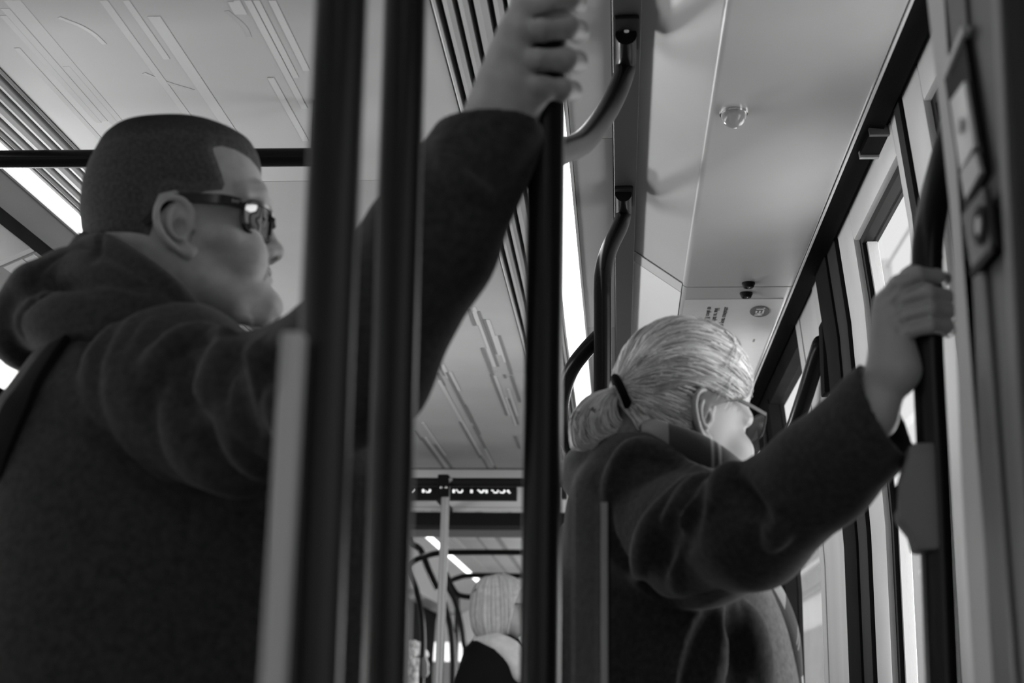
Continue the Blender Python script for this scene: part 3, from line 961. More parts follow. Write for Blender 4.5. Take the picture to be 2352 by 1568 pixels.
for (a, b) in ((WL, P(978, 1500, Y=YF)[0]), (P(1003, 1500, Y=YF)[0], P(1020, 1500, Y=YF)[0]), (P(1034, 1500, Y=YF)[0], P(1046, 1500, Y=YF)[0]), (P(1064, 1500, Y=YF)[0], WX)):
    MB().box((a, YF, zb_), (b, YF + .05, zt)).build('bulkhead', M_PANEL, en, smooth=False)
wb = MB().box((WL, Y0 - .05, 0), (WX, Y0, 2.3)).build('wall_back', M_WALL, smooth=False); props(wb, kind='structure')

# ==================================================================== POLES AND RAILS
R = .017


def pole(nm, pts, lab, group=None, r=R, m=M_POLE, n=40, segs=20):
    t = thing(nm, (pts[-1][0], pts[-1][1], min(p[2] for p in pts)), lab, 'pole', group)
    MB().tube(spline(pts, n) if len(pts) > 2 else pts, r, segs).build('tube', m, t)
    return t


def vpole(px0, px1, Y, ztop, lab, r=R, m=M_POLE, nm='grab_pole'):
    a, b = P(*px0, Y=Y), P(*px1, Y=Y)
    x = (a[0] + b[0]) / 2; d = (a - b) / (a[2] - b[2])
    top = b + d * (ztop - b[2]); bot = b + d * (0.0 - b[2])
    t = thing(nm, (bot[0], bot[1], 0), lab, 'pole')
    MB().tube([bot, top], r, 28).build('tube', m, t)
    MB().lathe([(r * 1.9, 0), (r * 1.9, .01), (r * 1.2, .025)], bot, (0, 0, 1), 24).build('floor_flange', m, t)
    MB().lathe([(r * 1.9, 0), (r * 1.9, .008), (r * 1.3, .02)], top, (0, 0, -1), 24).build('ceiling_flange', m, t)
    return t


vpole((784, 0), (716, 1568), .90, ZC, "black grab pole nearest the man's face, left one of the near pair", .0176)
vpole((931, 0), (885, 1568), 1.04, ZC, 'black grab pole of the near pair on the side of the raised sleeve', .0165)
vpole((1256, 200), (1240, 1568), 1.40, ZC, 'black grab pole gripped by the man in the raised hand', .0190)
pale = vpole((1023, 1150), (1009, 1560), 5.90, P(1018, 1100, Y=5.9)[2], 'pale silver pole with a dark riveted clamp under the bar by the display', .0172, M_PALEPOLE)

# clamp of the pale pole
c = P(1020, 1118, Y=5.9)
zt_, zb2 = P(1020, 1092, Y=5.9)[2], P(1020, 1142, Y=5.9)[2]
t = MB().box((c[0] - .0225, 5.86, zb2), (c[0] + .0225, 5.935, zt_)).build('clamp', M_DARKPOST, pale, bevel=.006)
for px in ((1013, 1119), (1025, 1119)):
    q = P(*px, Y=5.858)
    MB().lathe([(.005, -.002), (.005, .002), (.002, .004)], q, (0, -1, 0), 12).build('rivet', M_CHROME, t)
# horizontal bar and display in front of the gangway
a, b = P(900, 1107, Y=5.9), P(1300, 1108, Y=5.9)
t = thing('overhead_bar', ((a[0] + b[0]) / 2, 5.9, a[2]), 'black horizontal bar above the dot display at the gangway', 'rail')
MB().tube([(-1.5, 5.9, a[2]), (b[0] + .01, 5.9, a[2])], .0185, 18).build('tube', M_POLE, t)
e = P(1296, 1128, Y=5.9)
MB().box((e[0] - .012, 5.88, P(1296, 1146, Y=5.9)[2]), (e[0] + .012, 5.92, a[2])).build('end_bracket', M_POLE, t, bevel=.004)
za, zb = P(1060, 1115, Y=6.0)[2], P(1060, 1146, Y=6.0)[2]
xa, xb = -1.2, P(1186, 1130, Y=6.0)[0]
disp = thing('passenger_display', ((xa + xb) / 2, 6.0, zb), 'black dot matrix display hanging at the gangway', 'display')
MB().box((xa, 6.0, zb), (xb, 6.06, za)).build('case', M_BLACK, disp, bevel=.003)
MB().box((xa, 5.998, za - .004), (xb, 6.0, za - .002)).build('case_edge', M_SLAT, disp, smooth=False)
dots = []
for x in (355, 375, 965, 985, 1320, 1345, 1620, 1645): dots += [(x, 0), (x, 1), (x, 2)]
dots += [(412, 1), (430, 2), (450, 2), (470, 2), (490, 2), (490, 1), (510, 1), (490, 0), (510, 0), (1025, 0), (1043, 0), (1062, 1), (1072, 2), (1092, 2), (1112, 2), (1130, 2), (1136, 1), (1150, 0),
         (1150, 1), (1460, 0), (1480, 0), (1492, 1), (1512, 1), (1512, 2), (1532, 2), (1550, 2), (1555, 1), (1570, 0), (1585, 0), (1572, 1), (1738, 0), (1758, 0), (1772, 1), (1785, 2), (1805, 2),
         (1825, 2), (1845, 2), (1855, 1), (1862, 0), (1898, 1), (1915, 2), (1935, 2), (1955, 2), (1975, 2), (1982, 1), (2000, 1), (1982, 0), (2000, 0), (2055, 0), (2075, 0), (2055, 1), (2075, 1),
         (2085, 2), (2103, 2), (125, 2), (142, 2), (152, 1), (170, 1), (182, 0)]
dm = MB()
for (x, r_) in dots:
    q = P(930 + x / 8.711, 1080 + (388 + 22 * r_ + (x - 360) * .008) / 8.711, Y=5.997)
    dm.box((q[0] - .0019, 5.9965, q[2] - .0019), (q[0] + .0019, 5.9995, q[2] + .0019))
dm.build('lit_dots', M_LED, disp, smooth=False)['kind'] = 'stuff'
for x in (-1.05, P(1018, 1150, Y=6.4)[0] - .012):
    MB().box((x, 6.06, za - .03), (x + .024, YP - .02, za - .005)).build('bracket', M_BLACK, disp, smooth=False)

# transverse rail behind the man's head
ry = 2.45
a, b = P(0, 366, Y=ry), P(700, 361, Y=ry)
t = thing('overhead_bar', ((a[0] + b[0]) / 2, ry, a[2]), "black horizontal grab bar passing behind the man's head", 'rail')
MB().tube([a + (a - b) * .35, b + (b - a) * .06], .0165, 20).build('tube', M_POLE_B, t)
for s_, e_ in ((a + (a - b) * .33, 1), (b + (b - a) * .04, 0)):
    MB().tube([s_, (s_[0], s_[1], ZC + .0)], .012, 14).build('hanger', M_POLE_B, t)

# bent poles hanging from the beam
ZB = 2.133
def bent(nm_lab, br0, br1, pts, extra=None):
    q = P(*br0, Z=ZB - .004)
    t = thing('bent_grab_pole', (q[0], q[1], ZB), nm_lab, 'pole', 'bent poles under the roof beam')
    a, b = P(*br0, Z=ZB - .002), P(*br1, Z=ZB - .002)
    MB().box((a[0] - .019, a[1] - .0, ZB - .006), (a[0] + .019, b[1], ZB + .001)).build('mount_plate', M_BLACK, t, bevel=.002)
    s = P((br0[0] + br1[0]) / 2, br0[1] * .55 + br1[1] * .45, Z=ZB - .007)
    MB().lathe([(.004, 0), (.004, .002), (.002, .003)], s, (0, 0, -1), 12).build('screw', M_ALU, t)
    MB().tube(spline(pts, 60), R, 20).build('tube', M_POLE_B, t)
    return t
yb1 = P(1440, 130, Z=ZB)[1]
pts = [P(1438, 80, Z=ZB - .012), P(1437, 150, Z=ZB - .02), P(1420, 205, Y=yb1 - .07), P(1385, 270, Y=yb1 - .17), P(1340, 325, Y=yb1 - .32), P(1290, 348, Y=yb1 - .50), P(1252, 370, Y=yb1 - .62), P(1246, 470, Y=yb1 - .64)]
pts += [(pts[-1][0], pts[-1][1], z) for z in (1.2, .6, 0)]
bent('black bent pole curving from the beam to behind the gripped pole', (1440, 38), (1438, 110), pts)
yb2 = P(1432, 470, Z=ZB)[1]
pts = [P(1432, 445, Z=ZB - .010), P(1432, 490, Z=ZB - .018), P(1424, 520, Y=yb2 - .06), P(1402, 565, Y=yb2 - .14), P(1388, 610, Y=yb2 - .2), P(1384, 660, Y=yb2 - .23), P(1384, 760, Y=yb2 - .23)]
pts += [(pts[-1][0] - .001, pts[-1][1], z) for z in (1.4, .8, 0)]
bent2 = bent('black bent pole with a round hand loop, behind the ponytail of the woman', (1433, 430), (1432, 470), pts)
# round loop beside that pole
y_ = yb2 - .22
lp = [P(1380, 768, Y=y_), P(1345, 805, Y=y_ + .02), P(1315, 845, Y=y_ + .05), P(1296, 895, Y=y_ + .12), P(1290, 945, Y=y_ + .2), P(1298, 1000, Y=y_ + .28), P(1318, 1040, Y=y_ + .34), P(1345, 1066, Y=y_ + .38), P(1385, 1092, Y=y_ + .42)]
MB().tube(spline(lp, 60), .0155, 18).build('hand_loop', M_POLE_B, bent2)

# right pole with ticket validator
yr = 1.54
pv = [P(2190, 300, Y=yr + .03), P(2168, 380, Y=yr + .02), P(2145, 470, Y=yr + .01), P(2131, 560, Y=yr), P(2129, 660, Y=yr), P(2131, 800, Y=yr), P(2146, 1100, Y=yr), P(2160, 1450, Y=yr)]
d = (pv[-2] - pv[-1]) / (pv[-2][2] - pv[-1][2])
pv.append(pv[-1] + d * (.6 - pv[-1][2])); pv.append(pv[-1] + d * (0 - pv[-1][2]))
tp = pv[0] + (pv[0] - pv[1]) * 1.6
pv.insert(0, tp)
t = thing('grab_pole', (pv[-1][0], pv[-1][1], 0), 'black grab pole by the doors held by the woman, bent over at its top', 'pole')
MB().tube(spline(pv, 70), .0166, 24).build('tube', M_POLE, t)
MB().lathe([(.033, 0), (.033, .01), (.02, .025)], pv[-1], (0, 0, 1), 24).build('floor_flange', M_POLE, t)

yv = yr - .028
poly = [(2097, 1016), (2142, 1014), (2148, 1020), (2160, 1262), (2104, 1264), (2094, 1225), (2070, 1195), (2064, 1180), (2066, 1110), (2084, 1050), (2088, 1025)]
front = [P(*p, Y=yv) for p in poly]
t = thing('ticket_validator', np.mean(front, 0), 'grey ticket validator box on the grab pole by the doors', 'validator')
MB().prism(front, (.004, .05, 0)).build('case', M_BRACKET, t, bevel=.005)
q = [P(*p, Y=yv + .02) for p in ((2056, 1112), (2070, 1112), (2070, 1170), (2056, 1170))]
MB().prism(q, (0, .02, 0)).build('card_slot', M_BLACK, t, bevel=.002)

# near pillar with the emergency release
XC = .30
def colx(px, py): return P(px, py, X=XC)
col = thing('wall_pillar', (XC, 1.15, 0), 'grey pillar with an emergency release recess, nearest the camera by the doors', 'pillar', None)
def ridge(x_top, x_bot, w, dx, m, nm, par=col, y_top=0, y_bot=1568, th=.02):
    a, b = P(x_top, y_top, X=XC), P(x_bot, y_bot, X=XC); a2, b2 = P(x_top + w, y_top, X=XC), P(x_bot + w, y_bot, X=XC)
    up = lambda p, q, z: p + (q - p) * ((z - p[2]) / (q[2] - p[2]))
    zt, zb = 2.06, 0.0
    poly = [up(a, b, zt), up(a, b, zb), up(a2, b2, zb), up(a2, b2, zt)]
    poly = [p + np.array([-dx, 0, 0]) for p in poly]
    return MB().prism(poly, (th + dx, 0, 0)).build(nm, m, par, bevel=min(.004, dx * .8 + .0006))
le = [(2130, 0), (2163, 300), (2182, 480), (2193, 700), (2208, 1100), (2228, 1435), (2237, 1568)]
lft = [P(*p, X=XC) for p in le]; rgt = [P(p[0] + 44, p[1], X=XC) for p in le]
for q in (lft, rgt):
    q[0] = q[0] + (q[0] - q[1]) * ((2.06 - q[0][2]) / (q[0][2] - q[1][2])); q[-1] = q[-1] + (q[-1] - q[-2]) * ((0 - q[-1][2]) / (q[-1][2] - q[-2][2]))
MB().prism(lft + rgt[::-1], (.012, 0, 0)).build('lit_edge_strip', M_COLUMN_L, col)  # paler than the face beside it, carrying the window light in its colour
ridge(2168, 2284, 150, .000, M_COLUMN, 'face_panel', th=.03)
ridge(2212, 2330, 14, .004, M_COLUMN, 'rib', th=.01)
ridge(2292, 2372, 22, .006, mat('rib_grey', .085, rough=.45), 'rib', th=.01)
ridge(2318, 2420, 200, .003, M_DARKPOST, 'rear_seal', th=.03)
def cplate(nm, pts, m, dx=.002, th=.004, bevel=.001, par=col):
    return MB().prism([P(*p, X=XC - dx) for p in pts], (th, 0, 0)).build(nm, m, par, bevel=bevel)
rel = thing('emergency_release', P(2220, 400, X=XC), 'emergency door release with a keyhole plate on the near pillar', 'door release')
cplate('recess', [(2168, 175), (2213, 80), (2262, 400), (2215, 490)], M_BLACK, .0065, .006, 0, rel)
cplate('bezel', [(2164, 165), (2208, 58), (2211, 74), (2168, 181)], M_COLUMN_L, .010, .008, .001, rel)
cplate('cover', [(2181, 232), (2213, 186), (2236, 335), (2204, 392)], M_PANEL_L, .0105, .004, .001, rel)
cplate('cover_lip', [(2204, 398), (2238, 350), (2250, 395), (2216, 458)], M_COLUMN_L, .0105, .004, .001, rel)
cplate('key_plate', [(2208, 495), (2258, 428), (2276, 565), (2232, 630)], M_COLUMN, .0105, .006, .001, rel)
cplate('black_edge', [(2226, 620), (2277, 562), (2279, 578), (2231, 636)], M_BLACK, .0108, .003, 0, rel)  # plain black strip along the lower edge of the key plate
c = P(2255, 518, X=XC - .0112)
MB().lathe([(.016, 0), (.016, .003), (.011, .003), (.010, .0)], c, (-1, 0, 0), 24).build('key_ring', M_BLACK, rel)
MB().lathe([(.008, 0), (.0075, .0035)], c, (-1, 0, 0), 18).build('key_core', M_COLUMN_L, rel)
q = P(2207, 290, X=XC - .0125)
MB().lathe([(.007, 0), (.007, .0012)], q, (-1, 0, 0), 18).build('pictogram', M_SIGNGREY, rel)

# glass screens beside the poles
zs_ = 1.318
a, b = P(668, 760, Y=.86), P(618, 1568, Y=.86)
def screen(nm, p, q, y0, th, lab, w):
    """a glass screen seen along its edge: pane plus pale edge profile"""
    t = thing(nm, (p[0], p[1], 0), lab, 'screen')
    dirv = unit(np.array(q) - np.array(p)); nrm = np.array([-dirv[1], dirv[0], 0])
    P0, P1 = np.array(p, float), np.array(q, float)
    MB().prism([P0 + nrm * th / 2, P1 + nrm * th / 2, P1 - nrm * th / 2, P0 - nrm * th / 2], (0, 0, zs_ - .25)).build('pane', M_SCREEN, t, smooth=False)
    return t, dirv, nrm
xs = (a[0] + b[0]) / 2
t, dv, nr = screen('glass_screen', (a[0] - .002, .86, .25), (a[0] * 1.65, .86 * 1.62, .25), .86, .008, 'frosted edge of a glass screen standing beside the near pair of poles', .015)
top_, bot_ = a.copy(), b + (b - a) * ((0.0 - b[2]) / (b[2] - a[2])) if abs(b[2] - a[2]) > 1e-6 else b
MB().prism([a + np.array([-.0065, 0, 0]), a + np.array([.0075, 0, 0]), bot_ + np.array([.0075, 0, 0]), bot_ + np.array([-.0065, 0, 0])], (0, .016, 0)).build('edge_profile', mat('frosted_edge', .40, rough=.5), t, bevel=.002)
a, b = P(1389, 1207, Y=1.62), P(1389, 1568, Y=1.62)
cp = P(1303, 1300, Y=1.40)
t, dv, nr = screen('glass_screen', (cp[0] + .002, 1.425, .25), (a[0], 1.62, .25), 1.3, .008, "glass screen with a thin pale edge between the gripped pole and the woman", .01)
MB().box((a[0] - .0040, 1.618, .25), (a[0] + .0032, 1.626, zs_)).build('edge_profile', MATS['frosted_edge'], t, bevel=.001)
MB().box((a[0] + .0032, 1.618, .25), (a[0] + .0062, 1.626, zs_)).build('edge_seal', M_BLACK, t)

# handle on the grey post beyond the door
a0, a1 = P(1885, 775, X=WX - .03), P(1800, 1040, X=WX - .05)
t = thing('door_handle_bar', a1, 'black slanting handrail on the grey post beyond the woman', 'rail')
hp = [(WX - .02, 3.52, P(1888, 790, Y=3.52)[2]), P(1882, 800, Y=3.50), P(1850, 905, Y=3.60), P(1815, 1010, Y=3.75), P(1795, 1070, Y=3.85)]
MB().tube(spline(hp, 40), [.020] * 0 or .021, 18).build('tube', M_POLE_B, t)
z0_, z1_ = P(1893, 905, Y=3.42)[2], P(1890, 740, Y=3.42)[2]
MB().box((WX - .035, 3.40, z0_), (WX - .004, 3.46, z1_)).build('mount_plate', M_DARKPOST, t, bevel=.004)
# dark slim post in the far window
q0, q1 = P(1757, 930, Y=4.75), P(1768, 1060, Y=4.75)
t = vpole((1755, 930), (1766, 1060), 4.75, 2.0, 'slim black pole in the far window past the spectacles', .010)

# hoops and rails in the far car
def far_rail(pts, Y, lab, r=.017, nm='seat_hoop'):
    q = [P(p[0], p[1], Y=(p[2] if len(p) > 2 else Y)) for p in pts]
    if nm == 'seat_hoop' and lab.find('hanging') < 0:
        q += [(q[-1][0], q[-1][1], .5), (q[-1][0], q[-1][1], 0)]
    if lab.find('hanging') >= 0: q[0] = np.array([q[0][0], q[0][1], ZC + .01])
    t = thing(nm, q[-1], lab, 'rail')
    MB().tube(spline(q, 60), r, 14).build('tube', M_POLE_B, t)
    return t
far_rail([(1300, 1270), (1190, 1268), (1060, 1268), (1005, 1270), (965, 1281), (940, 1295), (938, 1310), (955, 1350), (968, 1410), (972, 1470), (970, 1520), (968, 1568)], 8.6, 'black hoop rail in the next car, upper one, left leg beside the curly hair')
far_rail([(1300, 1323), (1190, 1322), (1085, 1321), (1050, 1327), (1028, 1337), (1028, 1348), (1045, 1380), (1058, 1430), (1066, 1480), (1068, 1520)], 9.6, 'black hoop rail in the next car, lower one just above the white bob')
far_rail([(1015, 1370), (1024, 1400), (1036, 1450), (1040, 1500), (1040, 1568)], 9.0, 'black upright rail just right of the pale pole', .020)
far_rail([(1050, 1370), (1050, 1420), (1048, 1480), (1046, 1540)], 11.0, 'slim dark upright between the far hoops', .020)
far_rail([(936, 1225), (940, 1243), (965, 1262), (985, 1310), (1004, 1352)], 8.8, 'black hanging rail slanting down to the pale pole', .020)
far_rail([(1018, 1262), (1020, 1300), (1028, 1325), (1040, 1350), (1054, 1366), (1085, 1371), (1110, 1371)], 9.3, 'black hanging rail bending level behind the white bob', .017)
for k, (p0, p1, y_) in enumerate((((938, 1240), (1030, 1300), 11.5),)):
    a, b = P(*p0, Y=y_), P(*p1, Y=y_ + 1.5)
    t = thing('luggage_rail', a, 'dark rail running along the left cove of the next car', 'rail')
    MB().tube([a, b], .03, 12).build('tube', M_DARKPOST, t)
# second validator
q = [P(*p, Y=8.55) for p in ((968, 1510), (978, 1510), (983, 1525), (983, 1545), (978, 1554), (967, 1554))]
t = thing('ticket_validator', np.mean(q, 0), 'small grey ticket validator on a far hoop beside the curly hair', 'validator')
MB().prism(q, (0, .06, 0)).build('case', mat('validator_grey', .2), t, bevel=.004)
MB().prism([P(*p, Y=8.58) for p in ((983, 1528), (986, 1528), (986, 1540), (983, 1540))], (0, .03, 0)).build('card_slot', M_BLACK, t)

# ==================================================================== OUTSIDE
ground = MB().box((WX + .45, -6, -.45), (14, 30, -.3)).build('ground', M_GROUND, smooth=False); props(ground, kind='structure')
gl = MB().box((-14, -6, -.45), (WL - .45, 30, -.3)).build('ground', M_GROUND, smooth=False); props(gl, kind='structure')
bl = thing('station_building', (4.5, 30, -.3), 'pale building with grey bands outside the far window', 'building')
XO = 4.2
MB().box((XO, 14, -.3), (XO + 3, 44, P(1850, 1245, X=XO)[2])).build('wall', M_OUT, bl, smooth=False)
for (y0_, y1_, m, dx) in ((1258, 1266, M_OUT_D, .05), (1275, 1310, M_OUT_D, .02), (1312, 1318, M_WHITE, .1), (1322, 1362, M_OUT_D, .02), (1366, 1378, M_OUT_D, .05)):
    MB().box((XO - dx, 14, P(1850, y1_, X=XO)[2]), (XO, 44, P(1850, y0_, X=XO)[2])).build('band', m, bl, smooth=False)
MB().box((XO - .06, 14, -.3), (XO, 44, P(1850, 1452, X=XO)[2])).build('plinth', M_OUT_D, bl, smooth=False)
# stop totem with the information sign
XT = 1.9
tz0 = P(2080, 1210, X=XT)[2]
ca, cb = P(2062, 1415, X=XT), P(2101, 1415, X=XT)
tot = thing('stop_totem', ((XT + .06), (ca[1] + cb[1]) / 2, -.3), 'white tram stop totem with an information sign outside the door', 'sign')
MB().box((XT, cb[1], -.3), (XT + .16, ca[1] + .25, P(2080, 1195, X=XT)[2])).build('column', M_TOTEM, tot, bevel=.005)
sa, sb = P(2064, 1378, X=XT), P(2094, 1418, X=XT)
MB().box((XT - .008, sb[1], sb[2]), (XT, sa[1] + .09, P(2080, 1377, X=XT)[2])).build('sign_plate', M_SIGNGREY, tot, smooth=False)
ci = P(2075, 1398, X=XT - .010)
zc_ = (P(2080, 1377, X=XT)[2] + sb[2]) / 2; yc_ = (sb[1] + sa[1] + .09) / 2
rr = (P(2080, 1377, X=XT)[2] - sb[2]) * .40
rg = MB()
rg.tube([(XT - .010, yc_ + rr * math.cos(a), zc_ + rr * math.sin(a)) for a in np.linspace(0, 2 * math.pi, 33)], rr * .13, 6)
rg.build('sign_ring', M_WHITE, tot)
MB().box((XT - .013, yc_ - rr * .13, zc_ - rr * .55), (XT - .008, yc_ + rr * .13, zc_ + rr * .25)).box((XT - .013, yc_ - rr * .13, zc_ + rr * .40), (XT - .008, yc_ + rr * .13, zc_ + rr * .62)).build('sign_letter', M_WHITE, tot, smooth=False)
MB().box((XT - .006, yc_ - .02, P(2075, 1370, X=XT)[2]), (XT, yc_ + .05, P(2075, 1352, X=XT)[2])).box((XT - .006, yc_ + .03, P(2075, 1352, X=XT)[2]), (XT, yc_ + .036, P(2075, 1338, X=XT)[2])).build('pictogram', M_SIGNGREY, tot, smooth=False)
# stone wall beyond, built of blocks
sw = thing('stone_wall', (2.6, 6, -.3), 'rough stone wall standing behind the stop totem', 'wall')
zst = P(2108, 1325, X=2.6)[2]
rowh = (zst + .3) / 9
for r_ in range(9):
    y = 7.2 + (.2 if r_ % 2 else 0)
    while y < 11.8:
        w_ = random.uniform(.3, .5)
        dx = random.uniform(0, .03)
        MB().box((2.6 - dx, y + .006, -.3 + r_ * rowh + .006), (2.85, y + w_ - .006, -.3 + (r_ + 1) * rowh - .006)).build('stone', M_STONE, sw, smooth=False, bevel=.012)
        y += w_
# thin white street-lighting mast and cross bar seen through the upper door pane
mx_ = P(2036, 640, X=2.8)
t = thing('white_mast', (2.8, mx_[1], -.3), 'white mast with a thin cross bar outside the door window', 'mast')
MB().tube([(2.8, mx_[1], -.3), (2.8, mx_[1], P(2033, 600, X=2.8)[2])], .065, 16).build('tube', M_TOTEM, t)
ca_ = P(2036, 612, X=2.8)
MB().tube([(2.8, ca_[1] - 2, ca_[2]), (2.8, ca_[1] + 2, ca_[2])], .018, 10).build('cross_bar', M_TOTEM, t)

# ==================================================================== PEOPLE
def person(loc, label):
    return thing('person', loc, label, 'person')


def legs(root, cx, cy, yaw, ztop, m, shoe_m, gap=.10):
    """trousers from the coat's hem to the floor, and shoes"""
    c, s = math.cos(yaw), math.sin(yaw)
    L = lambda f, w, z: (cx + f * c + w * s, cy + f * s - w * c, z)
    f = Field((cx - .32, cy - .32, .02), (cx + .32, cy + .32, ztop + .06), .012)
    f.ell(L(0, 0, ztop - .06), (.15, .18, .14), None, .03)
    for w in (-gap, gap):
        f.path([L(0, w, ztop - .1), L(.02, w * 1.05, ztop * .55), L(-.01, w * 1.1, .09)], [.10, .075, .055], .03)
    V, Q = f.mesh(); mesh_obj('trousers', V, Q, m, root, sharp=0)
    for w in (-gap * 1.1, gap * 1.1):
        f = Field((cx - .35, cy - .35, -.01), (cx + .35, cy + .35, .16), .010)
        f.path([L(-.06, w, .045), L(.03, w, .045), L(.15, w * 1.1, .035)], [.042, .046, .034], .02)
        f.capsule(L(-.045, w, .05), L(-.03, w, .12), .042, .045, .02)
        f.cut((cx, cy, .002), (0, 0, -1), around=(cx, cy, 0), rad=.4)
        V, Q = f.mesh(); mesh_obj('shoe', V, Q, shoe_m, root, sharp=30)


def join(parts):
    V, Q, b = [], [], 0
    for v, q in parts:
        V.append(v); Q.append(np.asarray(q) + b); b += len(v)
    return np.vstack(V), np.vstack(Q)


def hand_mesh(lo, hi, wrist, palm, fingers, thumb=None, h=.0016, arm=None, creases=(), nails=()):
    """one skin surface: forearm end, palm and five separate jointed fingers"""
    f = Field(lo, hi, h)
    for a, b, ra, rb in arm or []: f.capsule(a, b, ra, rb, .012)
    for a, b, ra, rb in palm: f.capsule(a, b, ra, rb, .014)
    for pts, rad in fingers: f.path(pts, rad, .0045)
    if thumb: f.path(thumb[0], thumb[1], .008)
    for pts, r in creases: f.fold(pts, r, .3, .004, 'sub', 14)
    return f.mesh()


# -------------------------------------------------------------------- man with sunglasses
MY = 1.62
mroot = person((-.53, 1.68, 0), 'man in dark hooded wool coat and sunglasses, right hand raised on a pole')
ec = P(420, 522, Y=MY)                           # ear canal, near side
yaw_m, pit_m = math.radians(10), math.radians(7)
fr0 = frame_of(ec, yaw_m, pit_m)
O = ec - fr0[1][1] * .074
O = P(420, 522, Y=MY + .0)
# put the sagittal plane behind the near ear
frm = frame_of(O - fr0[1][1] * .074, yaw_m, pit_m)
pf = [(438, 279), (491, 294), (536, 312), (572, 334), (590, 362), (598, 396), (604, 425), (611, 452), (616, 480), (613, 508), (608, 530), (606, 560), (608, 590),
      (613, 607), (617, 619), (619, 628), (612, 634.5), (618, 643), (619, 651), (620, 661), (632, 680), (640, 697), (637, 713), (623, 730), (598, 741)]
pb = [(438, 279), (379, 271), (321, 279), (277, 297), (241, 328), (213, 378), (196, 423), (189, 486), (193, 530), (207, 570), (235, 600)]
jawb = [(300, 622), (345, 655), (385, 690), (430, 722), (500, 738), (570, 742)]
front = [(px_local(frm, p)[1], px_local(frm, p)[0]) for p in pf]
back = [(px_local(frm, p)[1], px_local(frm, p)[0]) for p in pb + jawb]
wpx = [(279, .006), (286, .032), (300, .050), (330, .066), (370, .0745), (430, .0785), (500, .078), (540, .075), (575, .073), (610, .070), (645, .066), (680, .060),
       (705, .052), (725, .040), (738, .024), (742, .012)]
width = [(px_local(frm, (430, y))[1], w) for y, w in wpx]
PROF_M = dict(front=front, back=back, width=width)
L2 = lambda px, s=0.0: (lambda q: (q[0], s, q[1]))(px_local(frm, px, s))
f = head_field(PROF_M, .0018, n=2.35)
na, tip, ba = px_local(frm, (615, 515)), px_local(frm, (652, 578)), px_local(frm, (620, 604))
ey = px_local(frm, (575, 505))
skin_features(f, (na, tip, ba), (ey[0], .032, ey[1]), tuple(px_local(frm, (604, 462))), tuple(px_local(frm, (607, 634))), .0125)
f.ell(L2((540, 580), .044), (.032, .020, .026), None, .03)             # cheek
f.ell(L2((612, 700)), (.014, .020, .013), None, .016)                    # chin
for sd in (1, -1):
    f.path([L2((425, 605), sd * .054), L2((468, 660), sd * .052), L2((530, 698), sd * .041), L2((600, 717), sd * .018)], [.016, .016, .014, .014], .026)   # jaw line
f.ell(L2((505, 545), .068), (.020, .010, .010), None, .015)             # zygomatic arch
f.path([L2((330, 560)), L2((355, 650)), L2((390, 830))], [.044, .054, .062], .04)               # neck
f.ell(L2((611, 624)), (.0075, .021, .0048), None, .004); f.ell(L2((612, 644)), (.0080, .019, .0052), None, .004)   # lips
f.path([L2((596, 637), .021), L2((612, 634), .012), L2((620, 634), 0), L2((612, 634), -.012), L2((596, 637), -.021)], .0022, .002, 'sub')
f.capsule(L2((620, 608), .012), L2((604, 640), .030), .0022, .0015, .004, 'sub')  # nasolabial crease
for sd in (1, -1):
    e = L2((427, 519), .0745)
    add_ear(f, sd, (e[0], surf_side(f, e[0] - .008, e[2], sd) - .002, e[2]), .16, 1.06, .017, .0037)
headV, headQ = f.mesh(); head_f_m = f
headW = to_world(frm, headV)

# raised right hand: back of the hand towards the camera, fingers closing round the pole
yh = 1.40
G = lambda x, y, d: P(x, y, Y=yh + d)
fing = []
for (mc, pip, dip, tp, r_) in (((1205, 22), (1306, 2), (1324, 6), (1300, 6), .0108), ((1178, 78), (1303, 62), (1327, 72), (1290, 72), .0114),
                               ((1165, 138), (1300, 138), (1325, 142), (1285, 142), .0111), ((1172, 192), (1290, 206), (1314, 210), (1275, 208), .0101)):
    fing.append(([G(*mc, -.040), G((mc[0] + pip[0]) / 2, (mc[1] + pip[1]) / 2, -.043), G(*pip, -.028), G(*dip, .004), G(tp[0], tp[1], .027), G(tp[0] - 30, tp[1], .028)],
                 [r_ * 1.14, r_ * 1.0, r_ * 1.08, r_ * .98, r_ * .9, r_ * .78]))
palm = [(G(1132, 268, -.022), G(1200, 22, -.040), .026, .0135), (G(1140, 268, -.026), G(1180, 80, -.043), .026, .0138), (G(1150, 268, -.028), G(1168, 140, -.043), .026, .0138),
        (G(1168, 268, -.026), G(1180, 192, -.041), .023, .014), (G(1200, 248, -.022), G(1246, 205, -.037), .015, .013), (G(1150, 200, -.020), G(1190, 60, -.022), .022, .015)]
th = ([G(1150, 200, -.02), G(1190, 60, -.008), G(1225, 10, .012), G(1262, -12, .028), G(1300, -8, .036)], [.019, .016, .0135, .012, .010])
wr_ = [(G(1105, 360, -.010), G(1140, 262, -.020), .029, .028), (G(1140, 365, -.008), G(1172, 265, -.020), .028, .025), (P(1010, 600, Y=1.37), G(1118, 365, -.008), .036, .031)]
mh = hand_mesh((-.30, 1.24, 1.40), (.02, 1.50, 1.84), None, palm, fing, th, .0018, wr_,
               creases=[([(1235, 108), (1270, 102), (1305, 100)], .0018), ([(1230, 166), (1265, 168), (1300, 172)], .0018), ([(1230, 44), (1265, 36), (1300, 30)], .003)])
